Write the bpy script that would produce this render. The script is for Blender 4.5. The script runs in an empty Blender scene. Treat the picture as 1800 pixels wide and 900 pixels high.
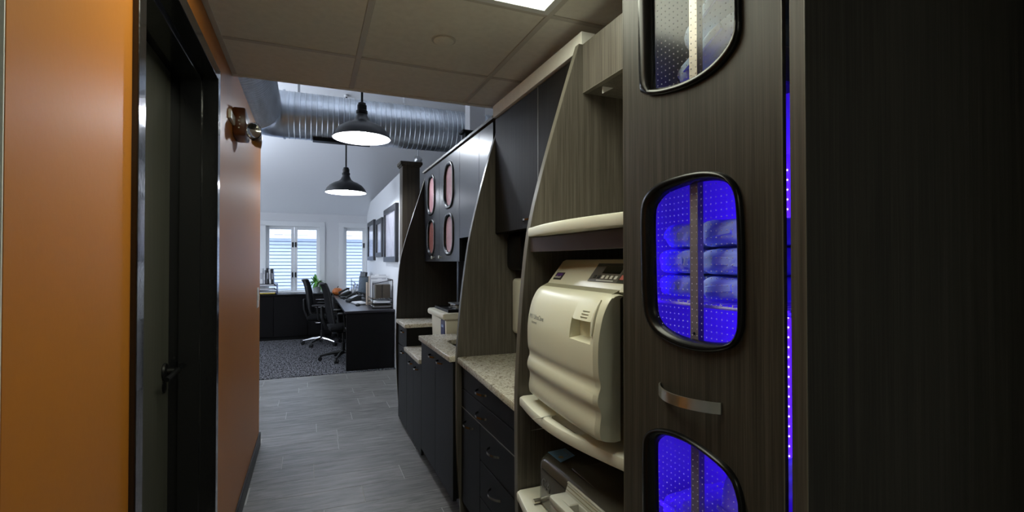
import bpy, bmesh, math, random
from mathutils import Vector, Matrix
from mathutils.geometry import tessellate_polygon
random.seed(7)
C = bpy.context.scene.collection
S = bpy.context.scene
PI = math.pi

# ------------------------------------------------------------------ camera, world, exposure
cam_data = bpy.data.cameras.new('camera')
cam_data.sensor_width = 36.0
cam_data.lens = 17.3
cam_data.clip_start = 0.02
cam = bpy.data.objects.new('camera', cam_data)
cam.location = (0, 0, 1.45)
cam.rotation_euler = (math.radians(90.7), 0, math.radians(-22.3))
C.objects.link(cam)
S.camera = cam

world = bpy.data.worlds.new('world')
S.world = world
world.use_nodes = True
bg = world.node_tree.nodes['Background']
bg.inputs['Color'].default_value = (0.80, 0.88, 1.0, 1)
bg.inputs['Strength'].default_value = 3.5

S.view_settings.view_transform = 'Standard'
S.view_settings.look = 'None'
S.view_settings.gamma = 1
S.view_settings.use_curve_mapping = False
S.view_settings.exposure = 0.14
S.cycles.max_bounces = 8
S.cycles.transparent_max_bounces = 16
S.cycles.sample_clamp_indirect = 4.0
S.cycles.caustics_reflective = False
S.cycles.caustics_refractive = False

TROFFER = 7.8        # ceiling panel emission
PENDANT = 500.0      # pendant bulb emission
VAULT_FILL = 98.0        # emission of the unseen lamps added for the vault
LED = 0.36            # blue strip multiplier


# ------------------------------------------------------------------ materials
def mat(name, col, rough=0.5, metal=0.0, var=0.0, vscale=8.0, vstretch=(1, 1, 1), bump=0.0, bscale=200.0,
        emit=None, estr=0.0, coat=0.0, spec=0.5, col2=None):
    m = bpy.data.materials.new(name)
    m.use_nodes = True
    nt = m.node_tree
    b = nt.nodes['Principled BSDF']
    b.inputs['Base Color'].default_value = (*col, 1)
    b.inputs['Roughness'].default_value = rough
    b.inputs['Metallic'].default_value = metal
    b.inputs['Specular IOR Level'].default_value = spec
    b.inputs['Coat Weight'].default_value = coat
    tc = None
    if var or col2 or bump:
        tc = nt.nodes.new('ShaderNodeNewGeometry')
    if var or col2:
        mp = nt.nodes.new('ShaderNodeVectorMath')
        mp.operation = 'MULTIPLY'
        mp.inputs[1].default_value = vstretch
        n = nt.nodes.new('ShaderNodeTexNoise')
        n.inputs['Scale'].default_value = vscale
        n.inputs['Detail'].default_value = 4
        nt.links.new(tc.outputs['Position'], mp.inputs[0])
        nt.links.new(mp.outputs[0], n.inputs['Vector'])
        r = nt.nodes.new('ShaderNodeValToRGB')
        c2 = col2 or col
        r.color_ramp.elements[0].position = 0.3
        r.color_ramp.elements[1].position = 0.7
        r.color_ramp.elements[0].color = (*[max(0, c * (1 - var)) for c in col], 1)
        r.color_ramp.elements[1].color = (*[min(1, c * (1 + var)) for c in c2], 1)
        nt.links.new(n.outputs['Fac'], r.inputs['Fac'])
        nt.links.new(r.outputs['Color'], b.inputs['Base Color'])
    if bump:
        n2 = nt.nodes.new('ShaderNodeTexNoise')
        n2.inputs['Scale'].default_value = bscale
        nt.links.new(tc.outputs['Position'], n2.inputs['Vector'])
        bp = nt.nodes.new('ShaderNodeBump')
        bp.inputs['Strength'].default_value = bump
        bp.inputs['Distance'].default_value = 0.002
        nt.links.new(n2.outputs['Fac'], bp.inputs['Height'])
        nt.links.new(bp.outputs['Normal'], b.inputs['Normal'])
    if emit:
        b.inputs['Emission Color'].default_value = (*emit, 1)
        b.inputs['Emission Strength'].default_value = estr
    return m


def wood_mat(name, base, dark, light, sc=1.0, rough=0.42, spec=0.4):
    """vertical streaked laminate"""
    m = bpy.data.materials.new(name)
    m.use_nodes = True
    nt = m.node_tree
    b = nt.nodes['Principled BSDF']
    g = nt.nodes.new('ShaderNodeNewGeometry')

    def streak(sx, sz, det):
        v = nt.nodes.new('ShaderNodeVectorMath')
        v.operation = 'MULTIPLY'
        v.inputs[1].default_value = (sx, sx, sz)
        n = nt.nodes.new('ShaderNodeTexNoise')
        n.inputs['Scale'].default_value = 1.0
        n.inputs['Detail'].default_value = det
        n.inputs['Roughness'].default_value = 0.6
        nt.links.new(g.outputs['Position'], v.inputs[0])
        nt.links.new(v.outputs[0], n.inputs['Vector'])
        return n
    n1 = streak(330 * sc, 5.0 * sc, 3)
    n2 = streak(70 * sc, 1.2 * sc, 3)
    mx = nt.nodes.new('ShaderNodeMath')
    mx.operation = 'ADD'
    nt.links.new(n1.outputs['Fac'], mx.inputs[0])
    nt.links.new(n2.outputs['Fac'], mx.inputs[1])
    r = nt.nodes.new('ShaderNodeValToRGB')
    e = r.color_ramp.elements
    e[0].position = 0.36
    e[0].color = (*dark, 1)
    e[1].position = 0.66
    e[1].color = (*light, 1)
    k = e.new(0.50)
    k.color = (*base, 1)
    h = nt.nodes.new('ShaderNodeMath')
    h.operation = 'MULTIPLY'
    h.inputs[1].default_value = 0.5
    nt.links.new(mx.outputs[0], h.inputs[0])
    nt.links.new(h.outputs[0], r.inputs['Fac'])
    nt.links.new(r.outputs['Color'], b.inputs['Base Color'])
    b.inputs['Roughness'].default_value = rough
    b.inputs['Specular IOR Level'].default_value = spec
    bp = nt.nodes.new('ShaderNodeBump')
    bp.inputs['Strength'].default_value = 0.15
    bp.inputs['Distance'].default_value = 0.001
    nt.links.new(h.outputs[0], bp.inputs['Height'])
    nt.links.new(bp.outputs['Normal'], b.inputs['Normal'])
    return m


def granite_mat():
    m = bpy.data.materials.new('granite')
    m.use_nodes = True
    nt = m.node_tree
    b = nt.nodes['Principled BSDF']
    g = nt.nodes.new('ShaderNodeNewGeometry')
    n1 = nt.nodes.new('ShaderNodeTexNoise')
    n1.inputs['Scale'].default_value = 38
    n1.inputs['Detail'].default_value = 5
    n1.inputs['Roughness'].default_value = 0.7
    n1.inputs['Distortion'].default_value = 1.6
    n2 = nt.nodes.new('ShaderNodeTexNoise')
    n2.inputs['Scale'].default_value = 130
    n2.inputs['Detail'].default_value = 3
    nt.links.new(g.outputs['Position'], n1.inputs['Vector'])
    nt.links.new(g.outputs['Position'], n2.inputs['Vector'])
    r1 = nt.nodes.new('ShaderNodeValToRGB')
    e = r1.color_ramp.elements
    e[0].position = 0.34
    e[0].color = (0.20, 0.17, 0.14, 1)
    e[1].position = 0.48
    e[1].color = (0.66, 0.62, 0.52, 1)
    k = e.new(0.42)
    k.color = (0.46, 0.41, 0.32, 1)
    k = e.new(0.75)
    k.color = (0.80, 0.78, 0.70, 1)
    r2 = nt.nodes.new('ShaderNodeValToRGB')
    r2.color_ramp.elements[0].position = 0.36
    r2.color_ramp.elements[0].color = (0.62, 0.57, 0.52, 1)
    r2.color_ramp.elements[1].position = 0.46
    r2.color_ramp.elements[1].color = (1, 1, 1, 1)
    nt.links.new(n1.outputs['Fac'], r1.inputs['Fac'])
    nt.links.new(n2.outputs['Fac'], r2.inputs['Fac'])
    mx = nt.nodes.new('ShaderNodeMix')
    mx.data_type = 'RGBA'
    mx.blend_type = 'MULTIPLY'
    mx.inputs['Factor'].default_value = 1
    nt.links.new(r1.outputs['Color'], mx.inputs['A'])
    nt.links.new(r2.outputs['Color'], mx.inputs['B'])
    nt.links.new(mx.outputs['Result'], b.inputs['Base Color'])
    b.inputs['Roughness'].default_value = 0.22
    return m


def plank_mat():
    """grey wood-look porcelain, each plank its own tone"""
    m = bpy.data.materials.new('plank_porcelain')
    m.use_nodes = True
    nt = m.node_tree
    b = nt.nodes['Principled BSDF']
    g = nt.nodes.new('ShaderNodeNewGeometry')
    oi = nt.nodes.new('ShaderNodeObjectInfo')
    off = nt.nodes.new('ShaderNodeVectorMath')
    off.operation = 'MULTIPLY_ADD'
    off.inputs[1].default_value = (2.6, 20.0, 1.0)
    nt.links.new(g.outputs['Position'], off.inputs[0])
    sc = nt.nodes.new('ShaderNodeMath')
    sc.operation = 'MULTIPLY'
    sc.inputs[1].default_value = 40
    nt.links.new(oi.outputs['Random'], sc.inputs[0])
    nt.links.new(sc.outputs[0], off.inputs[2])
    n = nt.nodes.new('ShaderNodeTexNoise')
    n.inputs['Scale'].default_value = 1.6
    n.inputs['Detail'].default_value = 6
    n.inputs['Roughness'].default_value = 0.65
    n.inputs['Distortion'].default_value = 0.6
    nt.links.new(off.outputs[0], n.inputs['Vector'])
    r = nt.nodes.new('ShaderNodeValToRGB')
    r.color_ramp.elements[0].position = 0.33
    r.color_ramp.elements[0].color = (0.060, 0.057, 0.053, 1)
    r.color_ramp.elements[1].position = 0.67
    r.color_ramp.elements[1].color = (0.215, 0.208, 0.195, 1)
    nt.links.new(n.outputs['Fac'], r.inputs['Fac'])
    v = nt.nodes.new('ShaderNodeHueSaturation')
    mr = nt.nodes.new('ShaderNodeMapRange')
    mr.inputs['To Min'].default_value = 0.80
    mr.inputs['To Max'].default_value = 1.15
    nt.links.new(oi.outputs['Random'], mr.inputs['Value'])
    nt.links.new(mr.outputs['Result'], v.inputs['Value'])
    nt.links.new(r.outputs['Color'], v.inputs['Color'])
    nt.links.new(v.outputs['Color'], b.inputs['Base Color'])
    b.inputs['Roughness'].default_value = 0.42
    bp = nt.nodes.new('ShaderNodeBump')
    bp.inputs['Strength'].default_value = 0.1
    bp.inputs['Distance'].default_value = 0.002
    nt.links.new(n.outputs['Fac'], bp.inputs['Height'])
    nt.links.new(bp.outputs['Normal'], b.inputs['Normal'])
    return m


def carpet_mat():
    m = bpy.data.materials.new('carpet_pile')
    m.use_nodes = True
    nt = m.node_tree
    b = nt.nodes['Principled BSDF']
    g = nt.nodes.new('ShaderNodeNewGeometry')
    v = nt.nodes.new('ShaderNodeVectorMath')
    v.operation = 'MULTIPLY'
    v.inputs[1].default_value = (62, 23, 1)
    n = nt.nodes.new('ShaderNodeTexNoise')
    n.inputs['Scale'].default_value = 1
    n.inputs['Detail'].default_value = 2
    n.inputs['Distortion'].default_value = 0.8
    nt.links.new(g.outputs['Position'], v.inputs[0])
    nt.links.new(v.outputs[0], n.inputs['Vector'])
    r = nt.nodes.new('ShaderNodeValToRGB')
    r.color_ramp.elements[0].position = 0.44
    r.color_ramp.elements[0].color = (0.006, 0.006, 0.008, 1)
    r.color_ramp.elements[1].position = 0.56
    r.color_ramp.elements[1].color = (0.13, 0.13, 0.14, 1)
    nt.links.new(n.outputs['Fac'], r.inputs['Fac'])
    nt.links.new(r.outputs['Color'], b.inputs['Base Color'])
    b.inputs['Roughness'].default_value = 1.0
    b.inputs['Specular IOR Level'].default_value = 0.1
    bp = nt.nodes.new('ShaderNodeBump')
    bp.inputs['Strength'].default_value = 0.4
    bp.inputs['Distance'].default_value = 0.004
    nt.links.new(n.outputs['Fac'], bp.inputs['Height'])
    nt.links.new(bp.outputs['Normal'], b.inputs['Normal'])
    return m


def glass_mat(name, tint=(1, 1, 1), gloss=0.10, rough=0.02, fres=1.45):
    """thin pane: mostly clear, fresnel gloss"""
    m = bpy.data.materials.new(name)
    m.use_nodes = True
    nt = m.node_tree
    nt.nodes.remove(nt.nodes['Principled BSDF'])
    out = nt.nodes['Material Output']
    t = nt.nodes.new('ShaderNodeBsdfTransparent')
    t.inputs['Color'].default_value = (*tint, 1)
    gl = nt.nodes.new('ShaderNodeBsdfGlossy')
    gl.inputs['Roughness'].default_value = rough
    f = nt.nodes.new('ShaderNodeFresnel')
    f.inputs['IOR'].default_value = fres
    mx = nt.nodes.new('ShaderNodeMixShader')
    gm = nt.nodes.new('ShaderNodeNewGeometry')
    inv = nt.nodes.new('ShaderNodeMath')
    inv.operation = 'SUBTRACT'
    inv.inputs[0].default_value = 1.0
    nt.links.new(gm.outputs['Backfacing'], inv.inputs[1])
    fm = nt.nodes.new('ShaderNodeMath')
    fm.operation = 'MULTIPLY'
    nt.links.new(f.outputs[0], fm.inputs[0])
    nt.links.new(inv.outputs[0], fm.inputs[1])
    nt.links.new(fm.outputs[0], mx.inputs[0])
    nt.links.new(t.outputs[0], mx.inputs[1])
    nt.links.new(gl.outputs[0], mx.inputs[2])
    nt.links.new(mx.outputs[0], out.inputs['Surface'])
    return m


M = {}
M['orange'] = mat('orange_paint', (0.43, 0.150, 0.015), 0.42, var=0.04, vscale=1.5, bump=0.12, bscale=60, spec=0.35)
M['white_wall'] = mat('white_wall_paint', (0.90, 0.89, 0.80), 0.6, bump=0.2, bscale=120)
M['gray_wall'] = mat('pale_grey_paint', (0.72, 0.735, 0.76), 0.6, bump=0.15, bscale=120)
M['vault'] = mat('vault_paint', (0.80, 0.82, 0.86), 0.7, bump=0.1, bscale=100)
M['dark_wall'] = mat('backsplash_dark', (0.03, 0.03, 0.033), 0.4, var=0.1)
M['tile'] = mat('ceiling_tile', (0.86, 0.85, 0.80), 0.9, var=0.04, vscale=30, bump=0.3, bscale=160)
M['grid'] = mat('grid_bar', (0.62, 0.60, 0.56), 0.5, var=0.02)
M['black_gloss'] = mat('black_gloss_paint', (0.010, 0.010, 0.011), 0.16, bump=0.25, bscale=60, coat=0.3)
M['door_leaf'] = mat('grey_green_door', (0.075, 0.075, 0.06), 0.5, var=0.12, vscale=2, vstretch=(25, 25, 1))
M['black'] = mat('black_plastic', (0.006, 0.006, 0.0065), 0.42, var=0.05, spec=0.25)
M['black_fabric'] = mat('black_fabric', (0.0045, 0.0045, 0.005), 0.9, var=0.2, vscale=300, spec=0.1)
M['rubber'] = mat('gasket_black', (0.005, 0.005, 0.005), 0.27, var=0.03, spec=0.3)
M['wood'] = wood_mat('ash_laminate', (0.088, 0.077, 0.064), (0.050, 0.043, 0.036), (0.138, 0.123, 0.104))
M['wood_door'] = wood_mat('ash_laminate_door', (0.054, 0.047, 0.038), (0.029, 0.026, 0.021), (0.090, 0.079, 0.065), spec=0.3)
M['wood_dark'] = wood_mat('espresso_laminate', (0.030, 0.027, 0.023), (0.020, 0.018, 0.016), (0.045, 0.040, 0.034), rough=0.5, spec=0.2)
M['band'] = mat('edge_banding', (0.13, 0.118, 0.096), 0.35, var=0.08, vscale=30)
M['wood_cab'] = wood_mat('espresso_door', (0.016, 0.014, 0.012), (0.010, 0.009, 0.008), (0.024, 0.021, 0.018), rough=0.55, spec=0.1)
M['charcoal'] = mat('charcoal_satin', (0.0075, 0.0073, 0.0070), 0.5, var=0.06, vscale=3, spec=0.10)
M['charcoal_up'] = mat('charcoal_lacquer', (0.013, 0.0135, 0.016), 0.29, var=0.04, vscale=3, spec=0.32)
M['plum'] = mat('plum_panel', (0.055, 0.042, 0.042), 0.35, var=0.05)
M['granite'] = granite_mat()
M['plank'] = plank_mat()
M['grout'] = mat('grout', (0.40, 0.39, 0.37), 0.9, var=0.06)
M['carpet'] = carpet_mat()
M['cream'] = mat('cream_plastic', (0.77, 0.745, 0.60), 0.34, var=0.015, vscale=5)
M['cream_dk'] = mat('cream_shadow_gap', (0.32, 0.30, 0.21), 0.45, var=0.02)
M['ivory'] = mat('ivory_solid_surface', (0.80, 0.78, 0.68), 0.34, var=0.02, vscale=5)
M['off_white'] = mat('off_white_plastic', (0.62, 0.60, 0.54), 0.4, var=0.02)
M['white'] = mat('white_trim', (0.80, 0.82, 0.84), 0.45, var=0.01)
M['panel_grey'] = mat('control_panel', (0.11, 0.10, 0.085), 0.4, var=0.04)
M['panel_dark'] = mat('control_panel_dark', (0.018, 0.02, 0.015), 0.4, var=0.04)
M['lcd'] = mat('lcd', (0.006, 0.006, 0.004), 0.15, var=0.02)
M['green'] = mat('green_key', (0.14, 0.35, 0.22), 0.5, var=0.03)
M['red'] = mat('red_key', (0.55, 0.13, 0.10), 0.5, var=0.03)
M['text_grey'] = mat('print_grey', (0.13, 0.13, 0.12), 0.6, var=0.02)
M['text_white'] = mat('print_white', (0.75, 0.74, 0.70), 0.6, var=0.02)
M['purple'] = mat('print_purple', (0.10, 0.03, 0.22), 0.5, var=0.02)
M['navy'] = mat('navy_label', (0.012, 0.018, 0.09), 0.4, var=0.04)
M['nickel'] = mat('brushed_nickel', (0.74, 0.71, 0.63), 0.32, metal=1.0, var=0.05, vscale=40)
M['pull_metal'] = mat('dark_pull_metal', (0.30, 0.29, 0.27), 0.2, metal=1.0, var=0.05)
M['chrome'] = mat('chrome', (0.75, 0.75, 0.76), 0.12, metal=1.0, var=0.02)
M['steel'] = mat('steel', (0.52, 0.53, 0.55), 0.3, metal=1.0, var=0.06)
M['galv'] = mat('galvanised', (0.60, 0.65, 0.72), 0.36, metal=1.0, var=0.18, vscale=2, vstretch=(9, 1, 1))
M['pilaster'] = mat('zinc_strip', (0.42, 0.38, 0.33), 0.45, metal=0.6, var=0.06, vscale=30)
M['melamine'] = mat('white_melamine', (0.72, 0.72, 0.74), 0.5, var=0.01)
M['wrap'] = mat('blue_wrap', (0.52, 0.70, 1.0), 0.8, var=0.10, vscale=26, bump=0.25, bscale=45)
M['pouch'] = mat('pale_pouch', (0.62, 0.62, 0.70), 0.7, var=0.1, vscale=24, bump=0.5, bscale=50)
M['pane'] = glass_mat('clear_pane', (0.985, 0.985, 0.99), rough=0.16, fres=1.40)
M['win_pane'] = glass_mat('window_pane', (0.96, 0.98, 1.0), fres=1.25)
M['dot'] = mat('pane_stud', (0.85, 0.85, 0.95), 0.25, var=0.02)
M['pink'] = mat('rose_textured_pane', (0.56, 0.30, 0.32), 0.25, var=0.12, vscale=6, bump=0.6, bscale=260)
M['rose_dark'] = mat('red_textured_pane', (0.22, 0.07, 0.055), 0.25, var=0.12, vscale=6, bump=0.6, bscale=260)
M['statim'] = mat('dark_grey_shell', (0.085, 0.080, 0.066), 0.2, var=0.04)
M['statim_print'] = mat('dark_grey_print', (0.13, 0.13, 0.12), 0.3, var=0.02)
M['tray_grey'] = mat('light_grey_plastic', (0.55, 0.54, 0.49), 0.4, var=0.02)
M['card'] = mat('blue_card', (0.20, 0.45, 0.85), 0.4, var=0.12, vscale=60)
M['card_white'] = mat('card_pale', (0.30, 0.42, 0.66), 0.5, var=0.05)
M['card_tan'] = mat('card_tan', (0.36, 0.33, 0.22), 0.5, var=0.05)
M['brown'] = mat('brown_orange_shell', (0.11, 0.032, 0.009), 0.30, var=0.05)
M['post'] = wood_mat('stained_post', (0.040, 0.030, 0.018), (0.014, 0.011, 0.008), (0.085, 0.064, 0.038), sc=0.12, rough=0.6)
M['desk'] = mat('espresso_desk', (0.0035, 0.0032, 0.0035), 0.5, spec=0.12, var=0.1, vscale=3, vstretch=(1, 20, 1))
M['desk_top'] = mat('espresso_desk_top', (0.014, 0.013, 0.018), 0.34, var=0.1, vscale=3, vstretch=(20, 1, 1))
M['shade_out'] = mat('shade_black_enamel', (0.008, 0.009, 0.011), 0.36, var=0.04, spec=0.25)
M['shade_in'] = mat('shade_white_enamel', (0.85, 0.87, 0.92), 0.4, var=0.01)
M['bulb'] = mat('bulb', (1, 1, 1), 0.4, var=0.01, emit=(0.86, 0.92, 1.0), estr=PENDANT)
M['diffuser'] = mat('troffer_diffuser', (0.9, 0.9, 0.9), 0.5, var=0.01, emit=(0.97, 1.0, 0.80), estr=TROFFER)
M['fill_diffuser'] = mat('fill_diffuser', (0.9, 0.9, 0.9), 0.5, var=0.01, emit=(0.80, 0.88, 1.0), estr=VAULT_FILL)
M['fill_diffuser_low'] = mat('fill_diffuser_low', (0.9, 0.9, 0.9), 0.5, var=0.01, emit=(0.80, 0.88, 1.0), estr=VAULT_FILL * 0.25)
M['led'] = mat('led_bead', (0.8, 0.8, 1), 0.4, var=0.01, emit=(0.45, 0.35, 1.0), estr=6)
M['led'].cycles.emission_sampling = 'NONE'
M['violet_led'] = mat('violet_led', (0.3, 0.25, 0.9), 0.4, var=0.01, emit=(0.16, 0.12, 0.75), estr=0.6)
M['violet_led'].cycles.emission_sampling = 'NONE'
M['siding'] = mat('blue_white_siding', (0.60, 0.68, 0.86), 0.7, var=0.03)
M['groove_shade'] = mat('siding_groove_shade', (0.22, 0.27, 0.40), 0.8, var=0.03)  # shade of the grooves between boards, put into the core colour
M['shingle'] = mat('pale_shingle', (0.82, 0.82, 0.88), 0.9, var=0.10, vscale=14)
M['fascia'] = mat('white_fascia', (0.92, 0.93, 0.96), 0.7, var=0.01)
M['ground'] = mat('outdoor_ground', (0.3, 0.32, 0.28), 0.9, var=0.2)
M['leaf'] = mat('leaf_green', (0.10, 0.30, 0.05), 0.5, var=0.35, vscale=25)
M['pumpkin'] = mat('pumpkin_orange', (0.42, 0.115, 0.02), 0.45, var=0.15, vscale=12)
M['stem'] = mat('brown_stem', (0.07, 0.05, 0.025), 0.8, var=0.2)
M['manila'] = mat('manila', (0.60, 0.50, 0.40), 0.8, var=0.06)
M['paper'] = mat('paper', (0.75, 0.76, 0.78), 0.8, var=0.03)
M['paper_grey'] = mat('paper_grey', (0.42, 0.43, 0.47), 0.8, var=0.06)
M['yellow'] = mat('yellow_folder', (0.55, 0.42, 0.08), 0.7, var=0.05)
M['kraft'] = mat('kraft_board', (0.06, 0.048, 0.034), 0.8, var=0.1)
M['screen'] = mat('dark_screen', (0.03, 0.04, 0.045), 0.15, var=0.05)
M['pot'] = mat('pale_pot', (0.42, 0.44, 0.48), 0.3, var=0.05)
M['art_print'] = mat('art_print', (0.55, 0.54, 0.62), 0.7, var=0.10, vscale=7, col2=(0.70, 0.69, 0.76))
M['frame_blk'] = mat('picture_frame', (0.02, 0.021, 0.026), 0.4, var=0.04)
M['soil'] = mat('soil', (0.03, 0.02, 0.015), 0.95, var=0.3)


# ------------------------------------------------------------------ mesh helpers
BASE = {}          # object name -> world base of its thing


class MB:
    def __init__(s):
        s.bm = bmesh.new()

    def box(s, a, b, bev=0.0, seg=1):
        x0, y0, z0 = [min(p, q) for p, q in zip(a, b)]
        x1, y1, z1 = [max(p, q) for p, q in zip(a, b)]
        t = bmesh.new()
        v = [t.verts.new(p) for p in ((x0, y0, z0), (x1, y0, z0), (x1, y1, z0), (x0, y1, z0),
                                      (x0, y0, z1), (x1, y0, z1), (x1, y1, z1), (x0, y1, z1))]
        for f in ((3, 2, 1, 0), (4, 5, 6, 7), (0, 1, 5, 4), (1, 2, 6, 5), (2, 3, 7, 6), (3, 0, 4, 7)):
            t.faces.new([v[i] for i in f])
        if bev:
            bmesh.ops.bevel(t, geom=t.edges[:], offset=bev, segments=seg, affect='EDGES', profile=0.5)
        return s._take(t)

    def _take(s, t, mtx=None):
        if mtx is not None:
            bmesh.ops.transform(t, matrix=mtx, verts=t.verts[:])
        me = bpy.data.meshes.new('tmp')
        t.to_mesh(me)
        t.free()
        s.bm.from_mesh(me)
        bpy.data.meshes.remove(me)
        return s

    def obox(s, c, size, rot=(0, 0, 0), bev=0.0, seg=1):
        """box of given size about c, rotated (euler)"""
        t = MB()
        h = [q / 2 for q in size]
        t.box([-q for q in h], h, bev, seg)
        from mathutils import Euler
        mtx = Matrix.Translation(c) @ Euler(rot).to_matrix().to_4x4()
        return s._take(t.bm, mtx)

    def prism(s, poly, axis, d0, d1, holes=(), bev=0.0):
        """poly in the plane across axis ('x': (y,z), 'y': (x,z), 'z': (x,y)), extruded d0..d1"""
        def P(p, d):
            return {'x': (d, p[0], p[1]), 'y': (p[0], d, p[1]), 'z': (p[0], p[1], d)}[axis]
        loops = [list(poly)] + [list(h) for h in holes]
        flat = [p for l in loops for p in l]
        tris = tessellate_polygon([[Vector((p[0], p[1], 0)) for p in l] for l in loops])
        t = bmesh.new()
        A = [t.verts.new(P(p, d0)) for p in flat]
        B = [t.verts.new(P(p, d1)) for p in flat]
        for a, b, c in tris:
            try:
                t.faces.new((A[a], A[b], A[c]))
                t.faces.new((B[c], B[b], B[a]))
            except ValueError:
                pass
        o = 0
        for l in loops:
            n = len(l)
            for i in range(n):
                j = (i + 1) % n
                t.faces.new((A[o + i], A[o + j], B[o + j], B[o + i]))
            o += n
        bmesh.ops.recalc_face_normals(t, faces=t.faces[:])
        if bev:
            sharp = [e for e in t.edges if len(e.link_faces) == 2 and e.calc_face_angle(0) > 0.9]
            bmesh.ops.bevel(t, geom=sharp, offset=bev, segments=2, affect='EDGES', profile=0.5)
        return s._take(t)

    def tube(s, pts, r, n=10, cap=True, closed=False):
        """round tube along pts; r a number or one per point"""
        pts = [Vector(p) for p in pts]
        m = len(pts)
        rr = r if isinstance(r, (list, tuple)) else [r] * m
        t = bmesh.new()
        rings = []
        ref = None
        for i, p in enumerate(pts):
            a = pts[(i - 1) % m] if (closed or i > 0) else p
            b = pts[(i + 1) % m] if (closed or i < m - 1) else p
            d = (b - a).normalized()
            if ref is None:
                ref = Vector((0, 0, 1)) if abs(d.z) < 0.9 else Vector((1, 0, 0))
            u = d.cross(ref).normalized()
            w = u.cross(d).normalized()
            ref = w
            rings.append([t.verts.new(p + (u * math.cos(2 * PI * k / n) + w * math.sin(2 * PI * k / n)) * rr[i]) for k in range(n)])
        for i in range(m if closed else m - 1):
            A, B = rings[i], rings[(i + 1) % m]
            for k in range(n):
                t.faces.new((A[k], A[(k + 1) % n], B[(k + 1) % n], B[k]))
        if cap and not closed:
            t.faces.new(rings[0][::-1])
            t.faces.new(rings[-1])
        bmesh.ops.recalc_face_normals(t, faces=t.faces[:])
        return s._take(t)

    def lathe(s, prof, c=(0, 0, 0), n=32, mtx=None, close=False):
        """prof: (radius, z) list about +Z at c"""
        t = bmesh.new()
        rings = []
        for r, z in prof:
            if r < 1e-6:
                rings.append([t.verts.new((0, 0, z))])
            else:
                rings.append([t.verts.new((r * math.cos(2 * PI * k / n), r * math.sin(2 * PI * k / n), z)) for k in range(n)])
        for A, B in zip(rings, rings[1:]):
            for k in range(n):
                k2 = (k + 1) % n
                if len(A) == 1 and len(B) == 1:
                    continue
                if len(A) == 1:
                    t.faces.new((A[0], B[k2], B[k]))
                elif len(B) == 1:
                    t.faces.new((A[k], A[k2], B[0]))
                else:
                    t.faces.new((A[k], A[k2], B[k2], B[k]))
        bmesh.ops.recalc_face_normals(t, faces=t.faces[:])
        mm = Matrix.Translation(c)
        if mtx is not None:
            mm = mm @ mtx.to_4x4()
        return s._take(t, mm)

    def band(s, pts, up, h, th, side):
        """flat band: along pts, height h along up, thickness th toward side"""
        t = bmesh.new()
        up = Vector(up) * h / 2
        sd = Vector(side) * th
        R = [[t.verts.new(Vector(p) - up), t.verts.new(Vector(p) + up), t.verts.new(Vector(p) + up + sd), t.verts.new(Vector(p) - up + sd)] for p in pts]
        for A, B in zip(R, R[1:]):
            for k in range(4):
                t.faces.new((A[k], A[(k + 1) % 4], B[(k + 1) % 4], B[k]))
        t.faces.new(R[0][::-1])
        t.faces.new(R[-1])
        bmesh.ops.recalc_face_normals(t, faces=t.faces[:])
        return s._take(t)

    def loft(s, rings, closed=True, cap=False):
        t = bmesh.new()
        R = [[t.verts.new(p) for p in r] for r in rings]
        n = len(R[0])
        for A, B in zip(R, R[1:]):
            for k in range(n if closed else n - 1):
                t.faces.new((A[k], A[(k + 1) % n], B[(k + 1) % n], B[k]))
        if cap:
            t.faces.new(R[0][::-1])
            t.faces.new(R[-1])
        bmesh.ops.recalc_face_normals(t, faces=t.faces[:])
        return s._take(t)

    def text(s, body, size, org, right, up, ext=0.0004, align='LEFT'):
        cu = bpy.data.curves.new('txt', 'FONT')
        cu.body = body
        cu.size = size
        cu.extrude = ext
        cu.align_x = align
        ob = bpy.data.objects.new('txt', cu)
        C.objects.link(ob)
        dg = bpy.context.evaluated_depsgraph_get()
        me = bpy.data.meshes.new_from_object(ob.evaluated_get(dg))
        bpy.data.objects.remove(ob)
        r = Vector(right).normalized()
        u = Vector(up).normalized()
        nrm = r.cross(u).normalized()
        mtx = Matrix(((r.x, u.x, nrm.x, org[0]), (r.y, u.y, nrm.y, org[1]), (r.z, u.z, nrm.z, org[2]), (0, 0, 0, 1)))
        me.transform(mtx)
        s.bm.from_mesh(me)
        bpy.data.meshes.remove(me)
        bpy.data.curves.remove(cu)
        return s

    def build(s, name, m, parent=None, smooth=False, label=None, kind=None):
        base = Vector((0, 0, 0))
        if parent is not None:
            base = BASE.get(parent.name, Vector((0, 0, 0)))
            if base.length > 0:
                bmesh.ops.translate(s.bm, verts=s.bm.verts[:], vec=-base)
        me = bpy.data.meshes.new(name)
        s.bm.to_mesh(me)
        s.bm.free()
        ms = m if isinstance(m, (list, tuple)) else [m]
        for q in ms:
            me.materials.append(M[q] if isinstance(q, str) else q)
        if smooth:
            for p in me.polygons:
                p.use_smooth = True
            if hasattr(me, 'set_sharp_from_angle'):
                me.set_sharp_from_angle(angle=math.radians(smooth if smooth > 1 else 40))
        o = bpy.data.objects.new(name, me)
        C.objects.link(o)
        if parent is not None:
            o.parent = parent
            BASE[o.name] = base
        if label:
            o['label'] = label
        if kind:
            o['kind'] = kind
        return o


def thing(name, label, cat, loc=(0, 0, 0), group=None):
    o = bpy.data.objects.new(name, None)
    o.empty_display_size = 0.1
    o.location = loc
    C.objects.link(o)
    BASE[o.name] = Vector(loc)
    o['label'] = label
    o['category'] = cat
    if group:
        o['group'] = group
    return o


def tag(o, label, cat, group=None, kind=None):
    o['label'] = label
    o['category'] = cat
    if group:
        o['group'] = group
    if kind:
        o['kind'] = kind
    return o


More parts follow.
